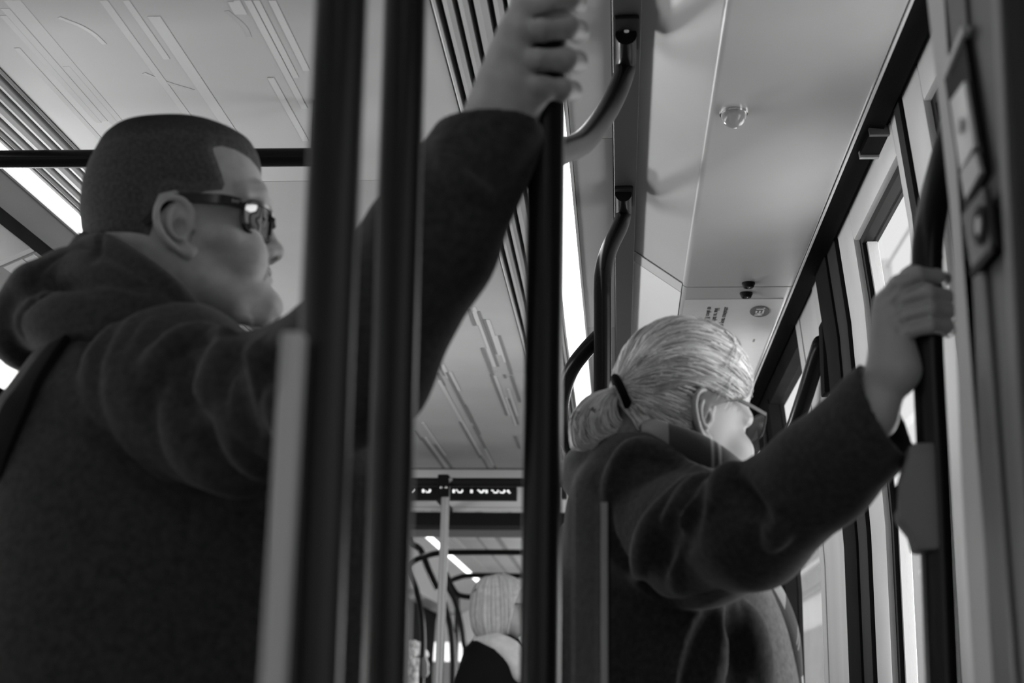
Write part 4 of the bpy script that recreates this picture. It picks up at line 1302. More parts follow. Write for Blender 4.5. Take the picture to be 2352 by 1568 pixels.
# torso and arm under the clothes
Sm, Em, Cm = P(420, 905, Y=1.53), P(815, 838, Y=1.36), P(1138, 300, Y=1.385)
f = Field((-.85, 1.35, .75), (.0, 1.95, 1.62), .012)
f.loft([.8, 1.0, 1.2, 1.36, 1.42], [-.53] * 5, [1.68] * 5, [.10, .10, .11, .09, .05], [.15, .15, .17, .16, .07], math.radians(16), 2.2)
f.path([P(380, 840, Y=1.63), P(370, 740, Y=1.64)], .045, .03)
f.path([Sm, Em, P(1010, 600, Y=1.37)], [.05, .045, .036], .02)
tb = f.mesh()
V, Q = join([(headW, headQ), mh, tb])
mesh_obj('body', V, Q, M_SKIN_M, mroot, sharp=0)

# cropped hair: a shell over the scalp, thinning to nothing along its edge
hf = head_field(PROF_M, .002, grow=.0024, n=2.35)
hl = [(594, 385), (588, 362), (570, 348), (540, 338), (512, 336), (500, 340), (508, 362), (520, 392), (528, 420), (520, 440), (480, 448), (452, 458), (440, 480), (432, 520),
      (425, 470), (405, 450), (375, 458), (362, 490), (368, 540), (390, 590), (370, 615), (330, 630), (200, 660)]
hl2 = np.array([px_local(frm, p, .07) for p in hl])
V, Q = hf.mesh()


def inside(poly, pt):
    r = np.zeros(len(pt), bool); n = len(poly); j = n - 1
    for i in range(n):
        xi, yi = poly[i]; xj, yj = poly[j]
        c = ((yi > pt[:, 1]) != (yj > pt[:, 1])) & (pt[:, 0] < (xj - xi) * (pt[:, 1] - yi) / (yj - yi + 1e-12) + xi)
        r ^= c; j = i
    return r


def edge_dist(poly, pt):
    d = np.full(len(pt), 9.)
    for a, b in zip(poly[:-1], poly[1:]):
        ab = b - a; t = np.clip(((pt - a) @ ab) / (ab @ ab + 1e-12), 0, 1)
        d = np.minimum(d, np.linalg.norm(pt - a - t[:, None] * ab, axis=1))
    return d


poly = np.vstack([hl2, [[-.2, -.12], [-.2, .25], [.17, .25], [.17, hl2[0][1]]]])
fu = V[:, [0, 2]]
ins = inside(poly, fu); ed = edge_dist(hl2, fu)
dep = np.clip(ed / .012, 0, 1) * ins
# pull the shell's edge under the skin
C0 = np.array([np.interp(V[:, 2], sorted(a for a, _ in back), [b for _, b in sorted(back)]) * .5 + .02, V[:, 1] * 0, V[:, 2]]).T
nrm = V - C0; nrm /= np.linalg.norm(nrm, axis=1)[:, None] + 1e-9
V2 = V - nrm * (.0042 * (1 - dep))[:, None]
keep = (ins | (ed < .004))
kq = keep[Q].all(1); Q2 = Q[kq]; used_ = np.unique(Q2); rm = np.full(len(V), -1); rm[used_] = np.arange(len(used_))
ztopm = V[:, 2].max()
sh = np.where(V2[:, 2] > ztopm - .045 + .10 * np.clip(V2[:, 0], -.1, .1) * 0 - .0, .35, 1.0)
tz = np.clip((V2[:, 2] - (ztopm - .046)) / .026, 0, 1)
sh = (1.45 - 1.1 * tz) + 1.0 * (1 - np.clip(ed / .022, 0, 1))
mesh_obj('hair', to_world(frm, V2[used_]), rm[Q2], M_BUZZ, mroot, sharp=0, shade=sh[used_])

# eyes, sunglasses
def eyes(fr, e, root, r=.0118):
    for s in (-1, 1):
        c = to_world(fr, (e[0], s * e[1], e[2]))
        mb = MB(); mb.lathe([(r * math.cos(a), r * math.sin(a)) for a in np.linspace(-1.5, 1.5, 10)], c, fr[1][0], 16)
        o = mb.build('eye', M_EYE, root)
        MB().lathe([(.0055, r * .89), (.004, r * .97), (.001, r * 1.0)], c, fr[1][0], 14).build('iris', M_INK, o)
eyes(frm, (ey[0] - .010, .032, ey[1]), mroot, .0112)


def glasses(nm, root, fr, topc, ear, tip_, half, lens_h, Rb, r_rim, arm_h, m, lens_m, wrap=.9, square=False, arm_t=.0018, nose=.010, tilt=0.0):
    """spectacles in a head frame; topc = (forward, up) of the brow bar at the middle"""
    fx, uz = topc
    g = thing(nm + '_tmp', fr[0]); bpy.data.objects.remove(g)
    hinge = None; obs = []
    fm = MB()
    for s in (1, -1):
        def q(t, v):
            """t: 0 at the nose .. 1 at the outer edge; v: 0 top .. 1 bottom"""
            y = nose + (half - nose) * t
            x = fx - Rb + math.sqrt(max(Rb * Rb - (y * wrap) ** 2, 0)) - tilt * v * lens_h
            return to_world(fr, (x, s * y, uz - v * lens_h))
        # lens outline
        out = []
        for a in np.linspace(0, 2 * math.pi, 41)[:-1]:
            ca, sa = math.cos(a), math.sin(a); ex = .55 if square else .8
            t = .5 + .5 * math.copysign(abs(ca) ** ex, ca); v = .5 + .5 * math.copysign(abs(sa) ** ex, sa)
            t = t + (.10 * (1 - t) * v if not square else .04 * (1 - t) * v)
            if t > .5: t -= .16 * v * v * (t - .5)
            out.append((t, v))
        rim = [q(*o) for o in out]
        fm.tube(rim + [rim[0], rim[1]], r_rim, 8, cap=False)
        lv = [q(.5, .5)] + rim
        lo_ = mesh_obj('lens', lv, [(0, i + 1, (i + 1) % len(rim) + 1) for i in range(len(rim))], lens_m, root)
        # hinge block and temple arm
        h0 = to_world(fr, (fx - Rb + math.sqrt(max(Rb * Rb - (half * wrap) ** 2, 0)) - .001, s * half, uz - lens_h * .16))
        e1 = to_world(fr, (ear[0], s * ear[1], ear[2])); e2 = to_world(fr, (tip_[0], s * tip_[1], tip_[2]))
        mid = to_world(fr, ((ear[0] * .45 + (fx - .02) * .55), s * (ear[1] * .5 + half * .5 + .003), ear[2] * .5 + (uz - lens_h * .16) * .5 + .001))
        al = spline([h0, mid, e1, e1 * .6 + e2 * .4 + fr[1][2] * .004, e2], 28)
        fm.ribbon(al, fr[1][2], np.linspace(arm_h * 1.15, arm_h * .85, len(al)), arm_t)
    a = [to_world(fr, (fx - .001 + .001, y, uz - lens_h * .24)) for y in np.linspace(-nose - .004, nose + .004, 7)]
    fm.tube(a, r_rim * 1.1, 8)
    return fm.build(nm, m, root, sharp=35)


hb = np.array([px_local(frm, (621, 470))[0], px_local(frm, (600, 455), .069)[1]])
earp = px_local(frm, (402, 455), .08); tipp = px_local(frm, (330, 508), .085)
gl_ = glasses('sunglasses', mroot, frm, (hb[0] + .002, hb[1] + .001), (earp[0], .079, earp[1]), (tipp[0], .076, tipp[1]), .069, .041, .095, .0030, .0052, M_GLOSSBLACK, M_LENS_DARK, 1.02, True, .0022, .009, .18)
# maker's mark on the temple
a = L2((532, 461), .082)
tm = to_world(frm, (a[0], .0815, a[2]))
flat_text('temple_mark', 'Ray-Ban', .0062, tm, frm[1][0], frm[1][2], M_PANEL, gl_ if False else mroot)

# coat
f = Field((-1.0, 1.13, .60), (.06, 2.02, 1.66), .0055)
tz_ = [.60, .8, 1.0, 1.2, 1.34, 1.42, 1.48, 1.53]
f.loft(tz_, [-.495, -.495, -.495, -.495, -.50, -.515, -.54, -.545], [1.69] * 8, [.26, .255, .255, .255, .245, .21, .155, .09], [.25, .24, .235, .235, .23, .21, .16, .09], math.radians(16), 2.3)
f.ell(P(405, 900, Y=1.555), (.095, .095, .10), None, .05)                         # shoulder
f.ell(P(330, 850, Y=1.84), (.10, .10, .10), None, .05)                            # far shoulder
f.path([P(430, 945, Y=1.55), P(600, 962, Y=1.48), Em], [.096, .083, .073], .03)
f.path([Em, P(988, 560, Y=1.375), Cm], [.071, .0635, .0525], .02)
f.path([P(330, 860, Y=1.86), (-.60, 1.93, 1.05), (-.50, 1.92, .78)], [.085, .07, .06], .03)    # far arm hanging
f.path([P(245, 790, Y=1.62), P(430, 820, Y=1.60)], .05, .04)
# the sleeve's open end
ax_ = unit(Cm - P(1000, 560, Y=1.375))
f.cut(Cm + ax_ * .014, unit(ax_ + np.array([.0, .05, .25])), around=Cm + ax_ * .06, rad=.09)
f.capsule(Cm - ax_ * .035, Cm + ax_ * .05, .043, .046, .004, 'sub')
# folds of the sleeve round the shoulder, and the armhole seam
seam = [(200, 768), (199, 850), (221, 946), (266, 1020), (329, 1088), (397, 1128), (476, 1144), (567, 1138), (640, 1120)]
f.fold(seam, .010, .25, .012, 'sub', 40)
f.fold([(436, 1165), (419, 1303), (402, 1445), (397, 1568)], .0022, .3, .003, 'sub', 24)
for pts, r_ in (([(260, 752), (232, 810), (224, 850), (233, 918), (262, 975), (300, 1030)], .011), ([(300, 738), (276, 810), (272, 861), (281, 924), (309, 997), (366, 1065), (440, 1112)], .011),
                ([(345, 748), (314, 822), (308, 890), (331, 952), (370, 1020), (428, 1077), (490, 1114)], .012), ([(397, 788), (365, 844), (345, 895)], .011),
                ([(380, 905), (410, 997), (455, 1060), (535, 1105), (600, 1118)], .013), ([(523, 772), (505, 827), (494, 895), (478, 946), (472, 1000)], .013),
                ([(506, 895), (540, 975), (570, 1037), (605, 1085)], .012), ([(597, 790), (574, 861), (580, 924), (602, 986), (640, 1050)], .014), ([(385, 790), (442, 782), (525, 766)], .010),
                ([(660, 830), (650, 900), (668, 980), (720, 1030)], .012)):
    f.fold(pts, r_ * 1.1, .42, .013, 'add', 26)
for pts, r_ in (([(430, 830), (425, 900), (450, 980), (510, 1040)], .010), ([(545, 800), (530, 880), (545, 950), (590, 1020)], .010), ([(620, 800), (612, 880), (625, 960)], .010)):
    f.fold(pts, r_, .1, .014, 'sub', 20)
f.fold([(1010, 330), (1050, 420), (1120, 450)], .008, .4, .012, 'add', 14)
V, Q = f.mesh()
mesh_obj('coat', V, Q, M_WOOL_M, mroot, sharp=0)
coat_m = f

# hood lying round the neck and down the back
f = Field((-.80, 1.40, 1.26), (-.28, 1.86, 1.68), .0040)
ring = lambda pts, n=40: spline(pts, n)
f.path(ring([P(205, 575, Y=1.66), P(240, 572, Y=1.60), P(310, 612, Y=1.555), P(385, 670, Y=1.535), P(448, 742, Y=1.54), P(500, 800, Y=1.56), P(540, 830, Y=1.60)]), np.linspace(.018, .014, 43), .005)
f.path(ring([P(205, 575, Y=1.66), P(235, 580, Y=1.73), P(330, 620, Y=1.78), P(450, 720, Y=1.75), P(540, 815, Y=1.66)]), .022, .008)
f.path(ring([P(150, 640, Y=1.66), P(200, 640, Y=1.590), P(280, 672, Y=1.545), P(365, 730, Y=1.53), P(440, 798, Y=1.535), P(500, 850, Y=1.55)]), np.linspace(.032, .020, 41), .006)
f.path(ring([P(60, 745, Y=1.66), P(130, 738, Y=1.57), P(230, 738, Y=1.540), P(330, 765, Y=1.53), P(420, 820, Y=1.535)]), np.linspace(.034, .024, 41), .006)
f.ell(P(125, 690, Y=1.66), (.050, .085, .045), None, .015)
f.ell(P(62, 755, Y=1.66), (.032, .075, .050), None, .015)
f.ell(P(205, 665, Y=1.68), (.055, .09, .045), None, .015)
f.ell(P(40, 795, Y=1.64), (.022, .05, .022), None, .015)
f.ell(P(250, 730, Y=1.70), (.09, .09, .06), None, .03)
f.fold([(232, 535), (222, 575), (215, 600)], .0045, .2, .006, 'sub', 10)
f.fold([(150, 580), (100, 610), (82, 650), (80, 690)], .0035, .2, .005, 'sub', 20)
f.fold([(80, 690), (50, 715), (40, 745), (55, 775)], .0035, .2, .005, 'sub', 16)
f.fold([(60, 702), (150, 655), (240, 640), (330, 665)], .005, .2, .010, 'sub', 24)
V, Q = f.mesh()
mesh_obj('hood', V, Q, M_HOOD, mroot, sharp=0)

# shoulder strap of a bag across the back
h, d = coat_m.see(spline([(175, 742), (130, 790), (80, 860), (40, 930), (5, 1010), (-40, 1110)], 24))
okh = ~np.isnan(h[:, 0]); h, d = h[okh], d[okh]
if len(h) > 4:
    h = np.vstack([P(215, 720, Y=1.56), h - d * .012])
    for _ in range(3): h[1:-1] = .25 * h[:-2] + .5 * h[1:-1] + .25 * h[2:]
    MB().ribbon(spline(h, 40), (.8, -.25, .55), .019, .004).build('bag_strap', M_STRAP, mroot, bevel=.001)
legs(mroot, -.535, 1.69, math.radians(16), .72, M_TROUSER, M_SHOE)

# -------------------------------------------------------------------- woman with the ponytail
WY = 1.95
wroot = person((.02, 2.10, 0), 'woman with blond ponytail, spectacles and grey wool coat, reaching for the pole by the doors')
yaw_w, pit_w = math.radians(33), math.radians(-6)
fr0 = frame_of((0, 0, 0), yaw_w, pit_w, math.radians(3))
frw = frame_of(P(1620, 960, Y=WY) - fr0[1][1] * .073 + fr0[1][0] * .012, yaw_w, pit_w, math.radians(3))
_st = lambda q: [(u + .20 * max(u - .02, 0), v) for u, v in q]
PROF_W = {k: _st(q) for k, q in CANON.items()}
PROF_W['back'] = [(u, v * .88 if v < 0 else v) for u, v in PROF_W['back']]
LW = lambda px, s=0.0: (lambda q: (q[0], s, q[1]))(px_local(frw, px, s))
f = head_field(PROF_W, .0018, n=2.3)
skin_features(f, ((.086, .014), (.106, -.024), (.09, -.04)), (.080, .031, .010), (.088, .026), (.088, -.058), .0095)
f.ell((.062, .044, -.024), (.026, .020, .022), None, .02); f.ell((.062, -.044, -.024), (.026, .020, .022), None, .02)
f.ell((.084, 0, -.096), (.013, .018, .012), None, .014)
f.ell((.080, 0, -.056), (.018, .026, .012), None, .010)
f.capsule((-.045, 0, -.02), (-.065, 0, -.19), .048, .050, .03); f.capsule((-.025, 0, -.05), (-.03, 0, -.19), .042, .046, .03)
for sd in (1, -1):
    add_ear(f, sd, (-.010, surf_side(f, -.018, .002, sd) - .001, .002), .10, 1.0, .015, .0034)
hw = f.mesh(); head_f_w = f
# hand on the pole
yh = 1.54
G = lambda x, y, d: P(x, y, Y=yh + d)
fing = []
for (mc, k1, pip, dip, tp, r_) in (((2030, 690), (2062, 652), (2104, 630), (2150, 636), (2167, 641), .0082), ((2032, 716), (2070, 684), (2128, 671), (2170, 682), (2178, 688), .0086),
                                   ((2040, 748), (2078, 722), (2132, 710), (2174, 716), (2182, 724), .0084), ((2056, 776), (2090, 758), (2132, 748), (2170, 752), (2178, 758), .0078)):
    fing.append(([G(*mc, -.010), G(*k1, -.028), G(*pip, -.030), G(*dip, -.012), G(tp[0], tp[1], .010), G(tp[0] - 18, tp[1], .020)],
                 [r_ * 1.15, r_ * 1.05, r_ * 1.05, r_, r_ * .92, r_ * .75]))
palm = [(G(2046, 850, -.012), G(2032, 695, -.010), .020, .0115), (G(2050, 850, -.012), G(2036, 722, -.012), .020, .0115), (G(2056, 850, -.012), G(2046, 752, -.012), .020, .0115),
        (G(2062, 845, -.010), G(2062, 778, -.010), .020, .012), (G(2070, 830, .004), G(2060, 720, .008), .016, .013)]
th = ([G(2060, 800, .012), G(2066, 700, .022), G(2090, 640, .032), G(2128, 600, .034), G(2150, 590, .030)], [.016, .013, .011, .010, .008])
wr_ = [(G(2000, 950, .0), G(2050, 845, -.010), .026, .0225), (P(1930, 1020, Y=1.62), G(2000, 955, 0), .030, .026)]
mh = hand_mesh((.20, 1.46, 1.36), (.40, 1.70, 1.62), None, palm, fing, th, .0016, wr_,
               creases=[([(2050, 700), (2075, 668), (2110, 652)], .0014), ([(2055, 728), (2085, 702), (2125, 692)], .0014), ([(2065, 758), (2092, 740), (2130, 731)], .0014)])
Sw, Ew, Cw = P(1485, 1195, Y=1.96), P(1725, 1213, Y=1.75), P(2030, 952, Y=1.56)
f = Field((-.22, 1.55, .75), (.34, 2.35, 1.50), .012)
f.loft([.8, 1.0, 1.15, 1.27, 1.34], [.03] * 5, [2.10] * 5, [.09, .09, .10, .08, .05], [.14, .14, .155, .14, .06], math.radians(10), 2.2)
f.path([P(1580, 1150, Y=2.02), P(1570, 1085, Y=2.0)], .04, .03)
f.path([Sw, Ew, P(1930, 1020, Y=1.62)], [.045, .04, .030], .02)
tb = f.mesh()
V, Q = join([(to_world(frw, hw[0]), hw[1]), mh, tb])
mesh_obj('body', V, Q, M_SKIN_W, wroot, sharp=0)
eyes(frw, (.0715, .031, .010), wroot, .0115)
# a fingernail on the index finger
# hair: close cap, drawn back to the tie
cap = head_field(PROF_W, .002, grow=.011, n=2.25)
CUT = sorted([(-.09, -.075), (-.06, -.050), (-.035, -.030), (-.015, -.020), (.012, -.012), (.026, .012), (.040, .050), (.064, .066), (.088, .076), (.108, .09), (.17, .14)])
Xg = cap.ax[0][:, None, None]; lim = np.interp(cap.ax[2], [a for a, _ in CUT], [b for _, b in CUT]).astype(np.float32)[None, None, :]
cap.ell((-.072, 0, -.045), (.042, .056, .05), None, .02)
cap_full = Field((-.17, -.125, -.215), (.16, .125, .20), .002); cap_full.d = cap.d.copy()
T_ = np.array([px_local(frw, (1436, 905), .0)[0], -.0, px_local(frw, (1436, 905), .0)[1]])
cap.d = np.maximum(cap.d, np.clip(Xg - lim, -.08, .08))
cap.capsule(T_ + (.012, 0, 0), T_ + (.05, 0, .01), .018, .04, .03)
cap_full.capsule(T_ + (.012, 0, 0), T_ + (.05, 0, .01), .018, .04, .03)
V, Q = cap.mesh()
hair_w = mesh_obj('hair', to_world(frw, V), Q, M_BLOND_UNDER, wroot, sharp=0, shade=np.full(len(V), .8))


def cap_radius(dirs, fld, c0):
    """distance from an inner point to the hair surface along directions"""
    d = dirs / np.linalg.norm(dirs, axis=1)[:, None]
    t = np.full(len(d), .17)
    for _ in range(90):
        v = fld.sample(c0 + d * t[:, None]); t = np.where(v > 3e-4, t - np.clip(v * .7, 3e-4, .006), t)
    return t


C0 = np.array([-.012, 0, .02])
paths, rad, sh = [], [], []
NS = 4200
us = rng.uniform(-.045, .150, NS)
side = np.where(rng.uniform(size=NS) < .70, 1, -1)
lam = rng.beta(1.0, 1.6, NS)                       # 0: hairline, 1: near the tie
start = np.zeros((NS, 3)); keepn = np.ones(NS, bool)
for i in range(NS):
    xf_ = np.interp(us[i], [a for a, _ in CUT], [b for _, b in CUT]) - .004
    x = xf_ + (T_[0] + .03 - xf_) * lam[i] * .85
    start[i] = (x, side[i] * .06 * (.5 if us[i] > .12 else 1), us[i])
# true start points: push sideways until on the cap
sd_dir = np.stack([np.zeros(NS), side, np.zeros(NS)], 1)
for i in range(NS):
    ys = np.linspace(.10, .0, 60)
    v = cap_full.sample(np.stack([np.full(60, start[i, 0]), side[i] * ys, np.full(60, start[i, 2])], 1))
    k = np.argmax(v < 0)
    if v.min() >= 0: keepn[i] = False
    start[i, 1] = side[i] * ys[k]
start = start[keepn]; m_ = 18
d0 = start - C0; d1 = (T_ + np.stack([np.zeros(len(start)), rng.uniform(-.010, .010, len(start)), rng.uniform(-.010, .010, len(start))], 1)) - C0
d0n = d0 / np.linalg.norm(d0, axis=1)[:, None]; d1n = d1 / np.linalg.norm(d1, axis=1)[:, None]
om = np.arccos(np.clip((d0n * d1n).sum(1), -1, 1)); tt = np.linspace(0, 1, m_)
pp = []
sag = rng.normal(0, .05, len(start))
for t in tt:
    w0 = np.sin((1 - t) * om) / (np.sin(om) + 1e-6); w1 = np.sin(t * om) / (np.sin(om) + 1e-6)
    d = w0[:, None] * d0n + w1[:, None] * d1n
    d[:, 2] += (sag + .10) * math.sin(math.pi * t) * .5           # hair is swept up and over
    pp.append(d / np.linalg.norm(d, axis=1)[:, None])
pp = np.stack(pp, 1)
rr = cap_radius(pp.reshape(-1, 3), cap_full, C0).reshape(pp.shape[:2])
lift = rng.uniform(-.0012, .0022, len(start))[:, None] + .0014 * np.sin(tt * 9 + rng.uniform(0, 6, len(start))[:, None])
paths = C0 + pp * (rr + lift)[..., None]
near_ear = ((paths[:, :, 1] > 0) & (paths[:, :, 0] > -.036) & (paths[:, :, 0] < .004) & (paths[:, :, 2] < .034)).any(1)
paths = paths[~near_ear]; start = start[~near_ear]
V, Q = strands(to_world(frw, paths.reshape(-1, 3)).reshape(paths.shape), rng.uniform(.0006, .0013, len(paths)))
tone = np.clip(rng.normal(1.0, .26, len(paths)) + .18 * np.sin(start[:, 2] * 260) + .12 * np.sin(start[:, 2] * 90 + 1), .35, 1.5)
o = mesh_obj('hair_strands', V, Q, M_BLOND, hair_w, sharp=0, shade=per_hair(tone, m_)); o['kind'] = 'stuff'

# fringe and loose wisps at the front
n_ = 420; paths = np.zeros((n_, 14, 3)); tone = np.zeros(n_)
for i in range(n_):
    s0 = rng.uniform(-.055, .060); k = rng.uniform(0, 1)
    a = np.array([.030 + rng.uniform(-.02, .02), s0, .148]); b = np.array([.078 + rng.uniform(-.01, .012), s0 * 1.15, .122 + rng.uniform(-.012, .012)])
    c_ = np.array([.100 + rng.uniform(-.006, .014), s0 * 1.25 + .01 * np.sign(s0), .082 + rng.uniform(-.015, .02)]); e_ = np.array([.088 + rng.uniform(-.012, .018), s0 * 1.35 + .016 * np.sign(s0), .058 + rng.uniform(-.03, .02) - .015 * k])
    q = spline([a, b, c_, e_], 12); q[:, 0] -= 10.5 * q[:, 1] ** 2 + .004
    paths[i] = np.array([np.interp(np.linspace(0, 1, 14), np.linspace(0, 1, len(q)), q[:, j]) for j in range(3)]).T
    tone[i] = rng.uniform(.9, 1.3)
V, Q = strands(to_world(frw, paths.reshape(-1, 3)).reshape(paths.shape), rng.uniform(.0004, .0009, n_))
o = mesh_obj('fringe', V, Q, M_BLOND, hair_w, sharp=0, shade=per_hair(tone, 14)); o['kind'] = 'stuff'
# side sweep from the temple over the ear, fine hairs at the nape
n_ = 260; paths = np.zeros((n_, 14, 3)); tone = np.zeros(n_)
for i in range(n_):
    if i < 150:
        k = rng.uniform(0, 1)
        pts = [(.080 - .01 * k, .046 + .012 * k, .094 - .012 * k), (.056, .071, .070 - .008 * k), (.018, .0845, .057 - .008 * k), (-.035, .0855, .050 - .010 * k), (-.085, .055, .032 - .008 * k), tuple(T_ + (.004, .006, 0))]
    else:
        k = rng.uniform(0, 1)
        pts = [(-.040 - .025 * k, .060 - .012 * k, -.045 - .02 * k), (-.062 - .02 * k, .058 - .012 * k, -.028 - .015 * k), (-.095, .036, -.012 - .01 * k), tuple(T_ + (.002, .005, 0))]
    q = spline(pts, 20) + rng.normal(0, .0014, 3)
    paths[i] = np.array([np.interp(np.linspace(0, 1, 14), np.linspace(0, 1, len(q)), q[:, j]) for j in range(3)]).T
    tone[i] = rng.uniform(.6, 1.25) if i < 150 else rng.uniform(.45, .8)
V, Q = strands(to_world(frw, paths.reshape(-1, 3)).reshape(paths.shape), rng.uniform(.0005, .0010, n_))
o = mesh_obj('side_strands', V, Q, M_BLOND, hair_w, sharp=0, shade=per_hair(tone, 14)); o['kind'] = 'stuff'
# ponytail: a thick tail that bulges out from the tie and curls under
n_ = 3200; paths = np.zeros((n_, 18, 3)); tone = np.zeros(n_)
inner = np.array([(1432, 900), (1418, 915), (1420, 948), (1438, 968), (1462, 968)]); outer = np.array([(1424, 888), (1355, 915), (1311, 975), (1328, 1030), (1408, 1022)])
for i in range(n_):
    u_ = math.sqrt(rng.uniform(0, 1)); w_ = rng.uniform(-1, 1)
    px = inner + (outer - inner) * u_
    dep = w_ * np.array([.008, .024, .034, .032, .028]) * math.sqrt(max(0, 1 - (u_ - .5) ** 2 * 1.6))
    yb_ = to_world(frw, T_)[1] + .004
    pts = [P(*px[j] + rng.normal(0, 1.6, 2), Y=yb_ + dep[j]) for j in range(5)]
    q = spline(pts, 20)
    paths[i] = np.array([np.interp(np.linspace(0, rng.uniform(.85, 1), 18), np.linspace(0, 1, len(q)), q[:, j]) for j in range(3)]).T
    tone[i] = np.clip(rng.normal(1.15, .16) + .16 * math.sin(u_ * 24), .65, 1.3)
V, Q = strands(paths, rng.uniform(.0009, .0017, n_))
o = mesh_obj('ponytail', V, Q, M_BLOND, hair_w, sharp=0, shade=per_hair(tone, 18)); o['kind'] = 'stuff'
# the tie
ty_ = to_world(frw, T_)[1]; tc_ = P(1428, 903, Y=ty_ - .012)
ax_ = unit(P(1400, 916, Y=ty_) - P(1450, 894, Y=ty_)); n1 = unit(np.cross(ax_, (0, 1, 0))); n2 = np.cross(ax_, n1)
rg = [tc_ + .0225 * (math.cos(t) * n1 + math.sin(t) * n2) for t in np.linspace(0, 2 * math.pi, 25)]
MB().tube(rg, .0062, 10).build('hair_tie', M_BLACKCLOTH, wroot)
# spectacles
e_ = px_local(frw, (1648, 897), .078)
glasses('spectacles', wroot, frw, (.103, .034), (e_[0], .0765, e_[1]), (-.03, .078, .012), .069, .037, .14, .0014, .0022, M_SPEC, M_SPECLENS, .75, True, .0012, .009, .12)

# coat
f = Field((-.32, 1.46, .55), (.36, 2.42, 1.50), .0050)
f.loft([.55, .8, 1.0, 1.12, 1.22, 1.30, 1.36, 1.42], [.015, .02, .025, .03, .03, .03, .035, .04], [2.11] * 8, [.21, .19, .172, .165, .158, .14, .11, .06], [.27, .25, .23, .22, .215, .19, .14, .07], math.radians(10), 2.3)
f.ell(P(1455, 1180, Y=1.965), (.088, .085, .095), None, .05)
f.ell((.05, 2.28, 1.33), (.085, .085, .085), None, .05)
f.path([P(1475, 1210, Y=1.965), P(1610, 1235, Y=1.86), Ew], [.088, .080, .069], .03)
f.path([Ew, P(1885, 1086, Y=1.645), Cw], [.069, .058, .0545], .02)
f.capsule(Cw, Cw + unit(Cw - P(1885, 1086, Y=1.645)) * .05, .0545, .054, .01)
f.path([(.05, 2.30, 1.30), (.03, 2.33, 1.05), (.06, 2.30, .80)], [.08, .065, .055], .03)
ax_ = unit(Cw - P(1885, 1086, Y=1.645))
A_, B_, D_ = P(1985, 845, Y=1.55), P(2075, 1058, Y=1.53), P(2085, 960, Y=1.63)
nc = np.cross(B_ - A_, D_ - A_); nc = nc if nc @ ax_ > 0 else -nc
f.cut((A_ + B_) / 2, nc, around=Cw + ax_ * .06, rad=.11)
f.capsule(Cw - ax_ * .05, Cw + ax_ * .09, .045, .048, .003, 'sub')
# collar rolled round the neck
f.path(spline([P(1375, 1075, Y=2.02), P(1430, 1052, Y=1.945), P(1505, 1052, Y=1.90), P(1570, 1085, Y=1.895), P(1625, 1118, Y=1.915)], 30), np.linspace(.030, .022, 29), .012)
f.path(spline([P(1350, 1095, Y=2.06), P(1400, 1110, Y=1.95), P(1480, 1100, Y=1.895), P(1560, 1120, Y=1.875), P(1630, 1140, Y=1.90)], 30), np.linspace(.034, .020, 29), .012)
f.ell(P(1400, 1080, Y=2.06), (.06, .08, .045), None, .03)
seam = [(1398, 1150), (1398, 1215), (1412, 1262), (1440, 1300), (1465, 1330), (1500, 1366), (1548, 1388), (1607, 1378), (1660, 1358)]
f.fold(seam, .008, .25, .010, 'sub', 40)
f.fold([(1420, 1240), (1470, 1250), (1540, 1262), (1610, 1240), (1700, 1190), (1800, 1130)], .0016, .3, .003, 'sub', 40)
f.fold([(1548, 1390), (1545, 1450), (1538, 1568)], .0018, .3, .003, 'sub', 20)
for pts, r_ in (([(1623, 1086), (1556, 1062), (1501, 1038), (1457, 1034), (1428, 1060), (1404, 1112), (1400, 1160)], .010), ([(1580, 1100), (1538, 1155), (1503, 1202), (1483, 1249), (1471, 1297), (1467, 1328)], .011),
                ([(1637, 1092), (1592, 1118), (1568, 1171), (1550, 1218), (1549, 1265), (1551, 1350)], .012), ([(1633, 1108), (1625, 1155), (1594, 1194), (1578, 1235)], .010),
                ([(1690, 1075), (1665, 1110), (1660, 1150)], .010), ([(1760, 1180), (1790, 1210), (1770, 1250)], .008)):
    f.fold(pts, r_ * 1.08, .42, .013, 'add', 26)
for pts, r_ in (([(1545, 1180), (1522, 1240), (1515, 1310)], .012), ([(1600, 1130), (1580, 1190), (1572, 1260)], .008), ([(1680, 1110), (1715, 1150), (1760, 1200)], .007)):
    f.fold(pts, r_, .1, .014, 'sub', 20)
for pts, r_ in (([(1618, 1405), (1597, 1450), (1560, 1568), (1530, 1680)], .016), ([(1648, 1402), (1648, 1442), (1634, 1521), (1622, 1568), (1600, 1680)], .015), ([(1712, 1400), (1722, 1440), (1733, 1502), (1742, 1568), (1755, 1680)], .016)):
    f.fold([q for q in pts if q[1] > 1395], r_, .35, .016, 'add', 24)
for pts, r_ in (([(1634, 1405), (1618, 1470), (1592, 1568), (1570, 1680)], .012), ([(1682, 1400), (1688, 1470), (1692, 1568), (1690, 1680)], .018)):
    f.fold([q for q in pts if q[1] > 1395], r_, .05, .014, 'sub', 22)
V, Q = f.mesh()
mesh_obj('coat', V, Q, M_WOOL_W, wroot, sharp=0)
coat_w = f


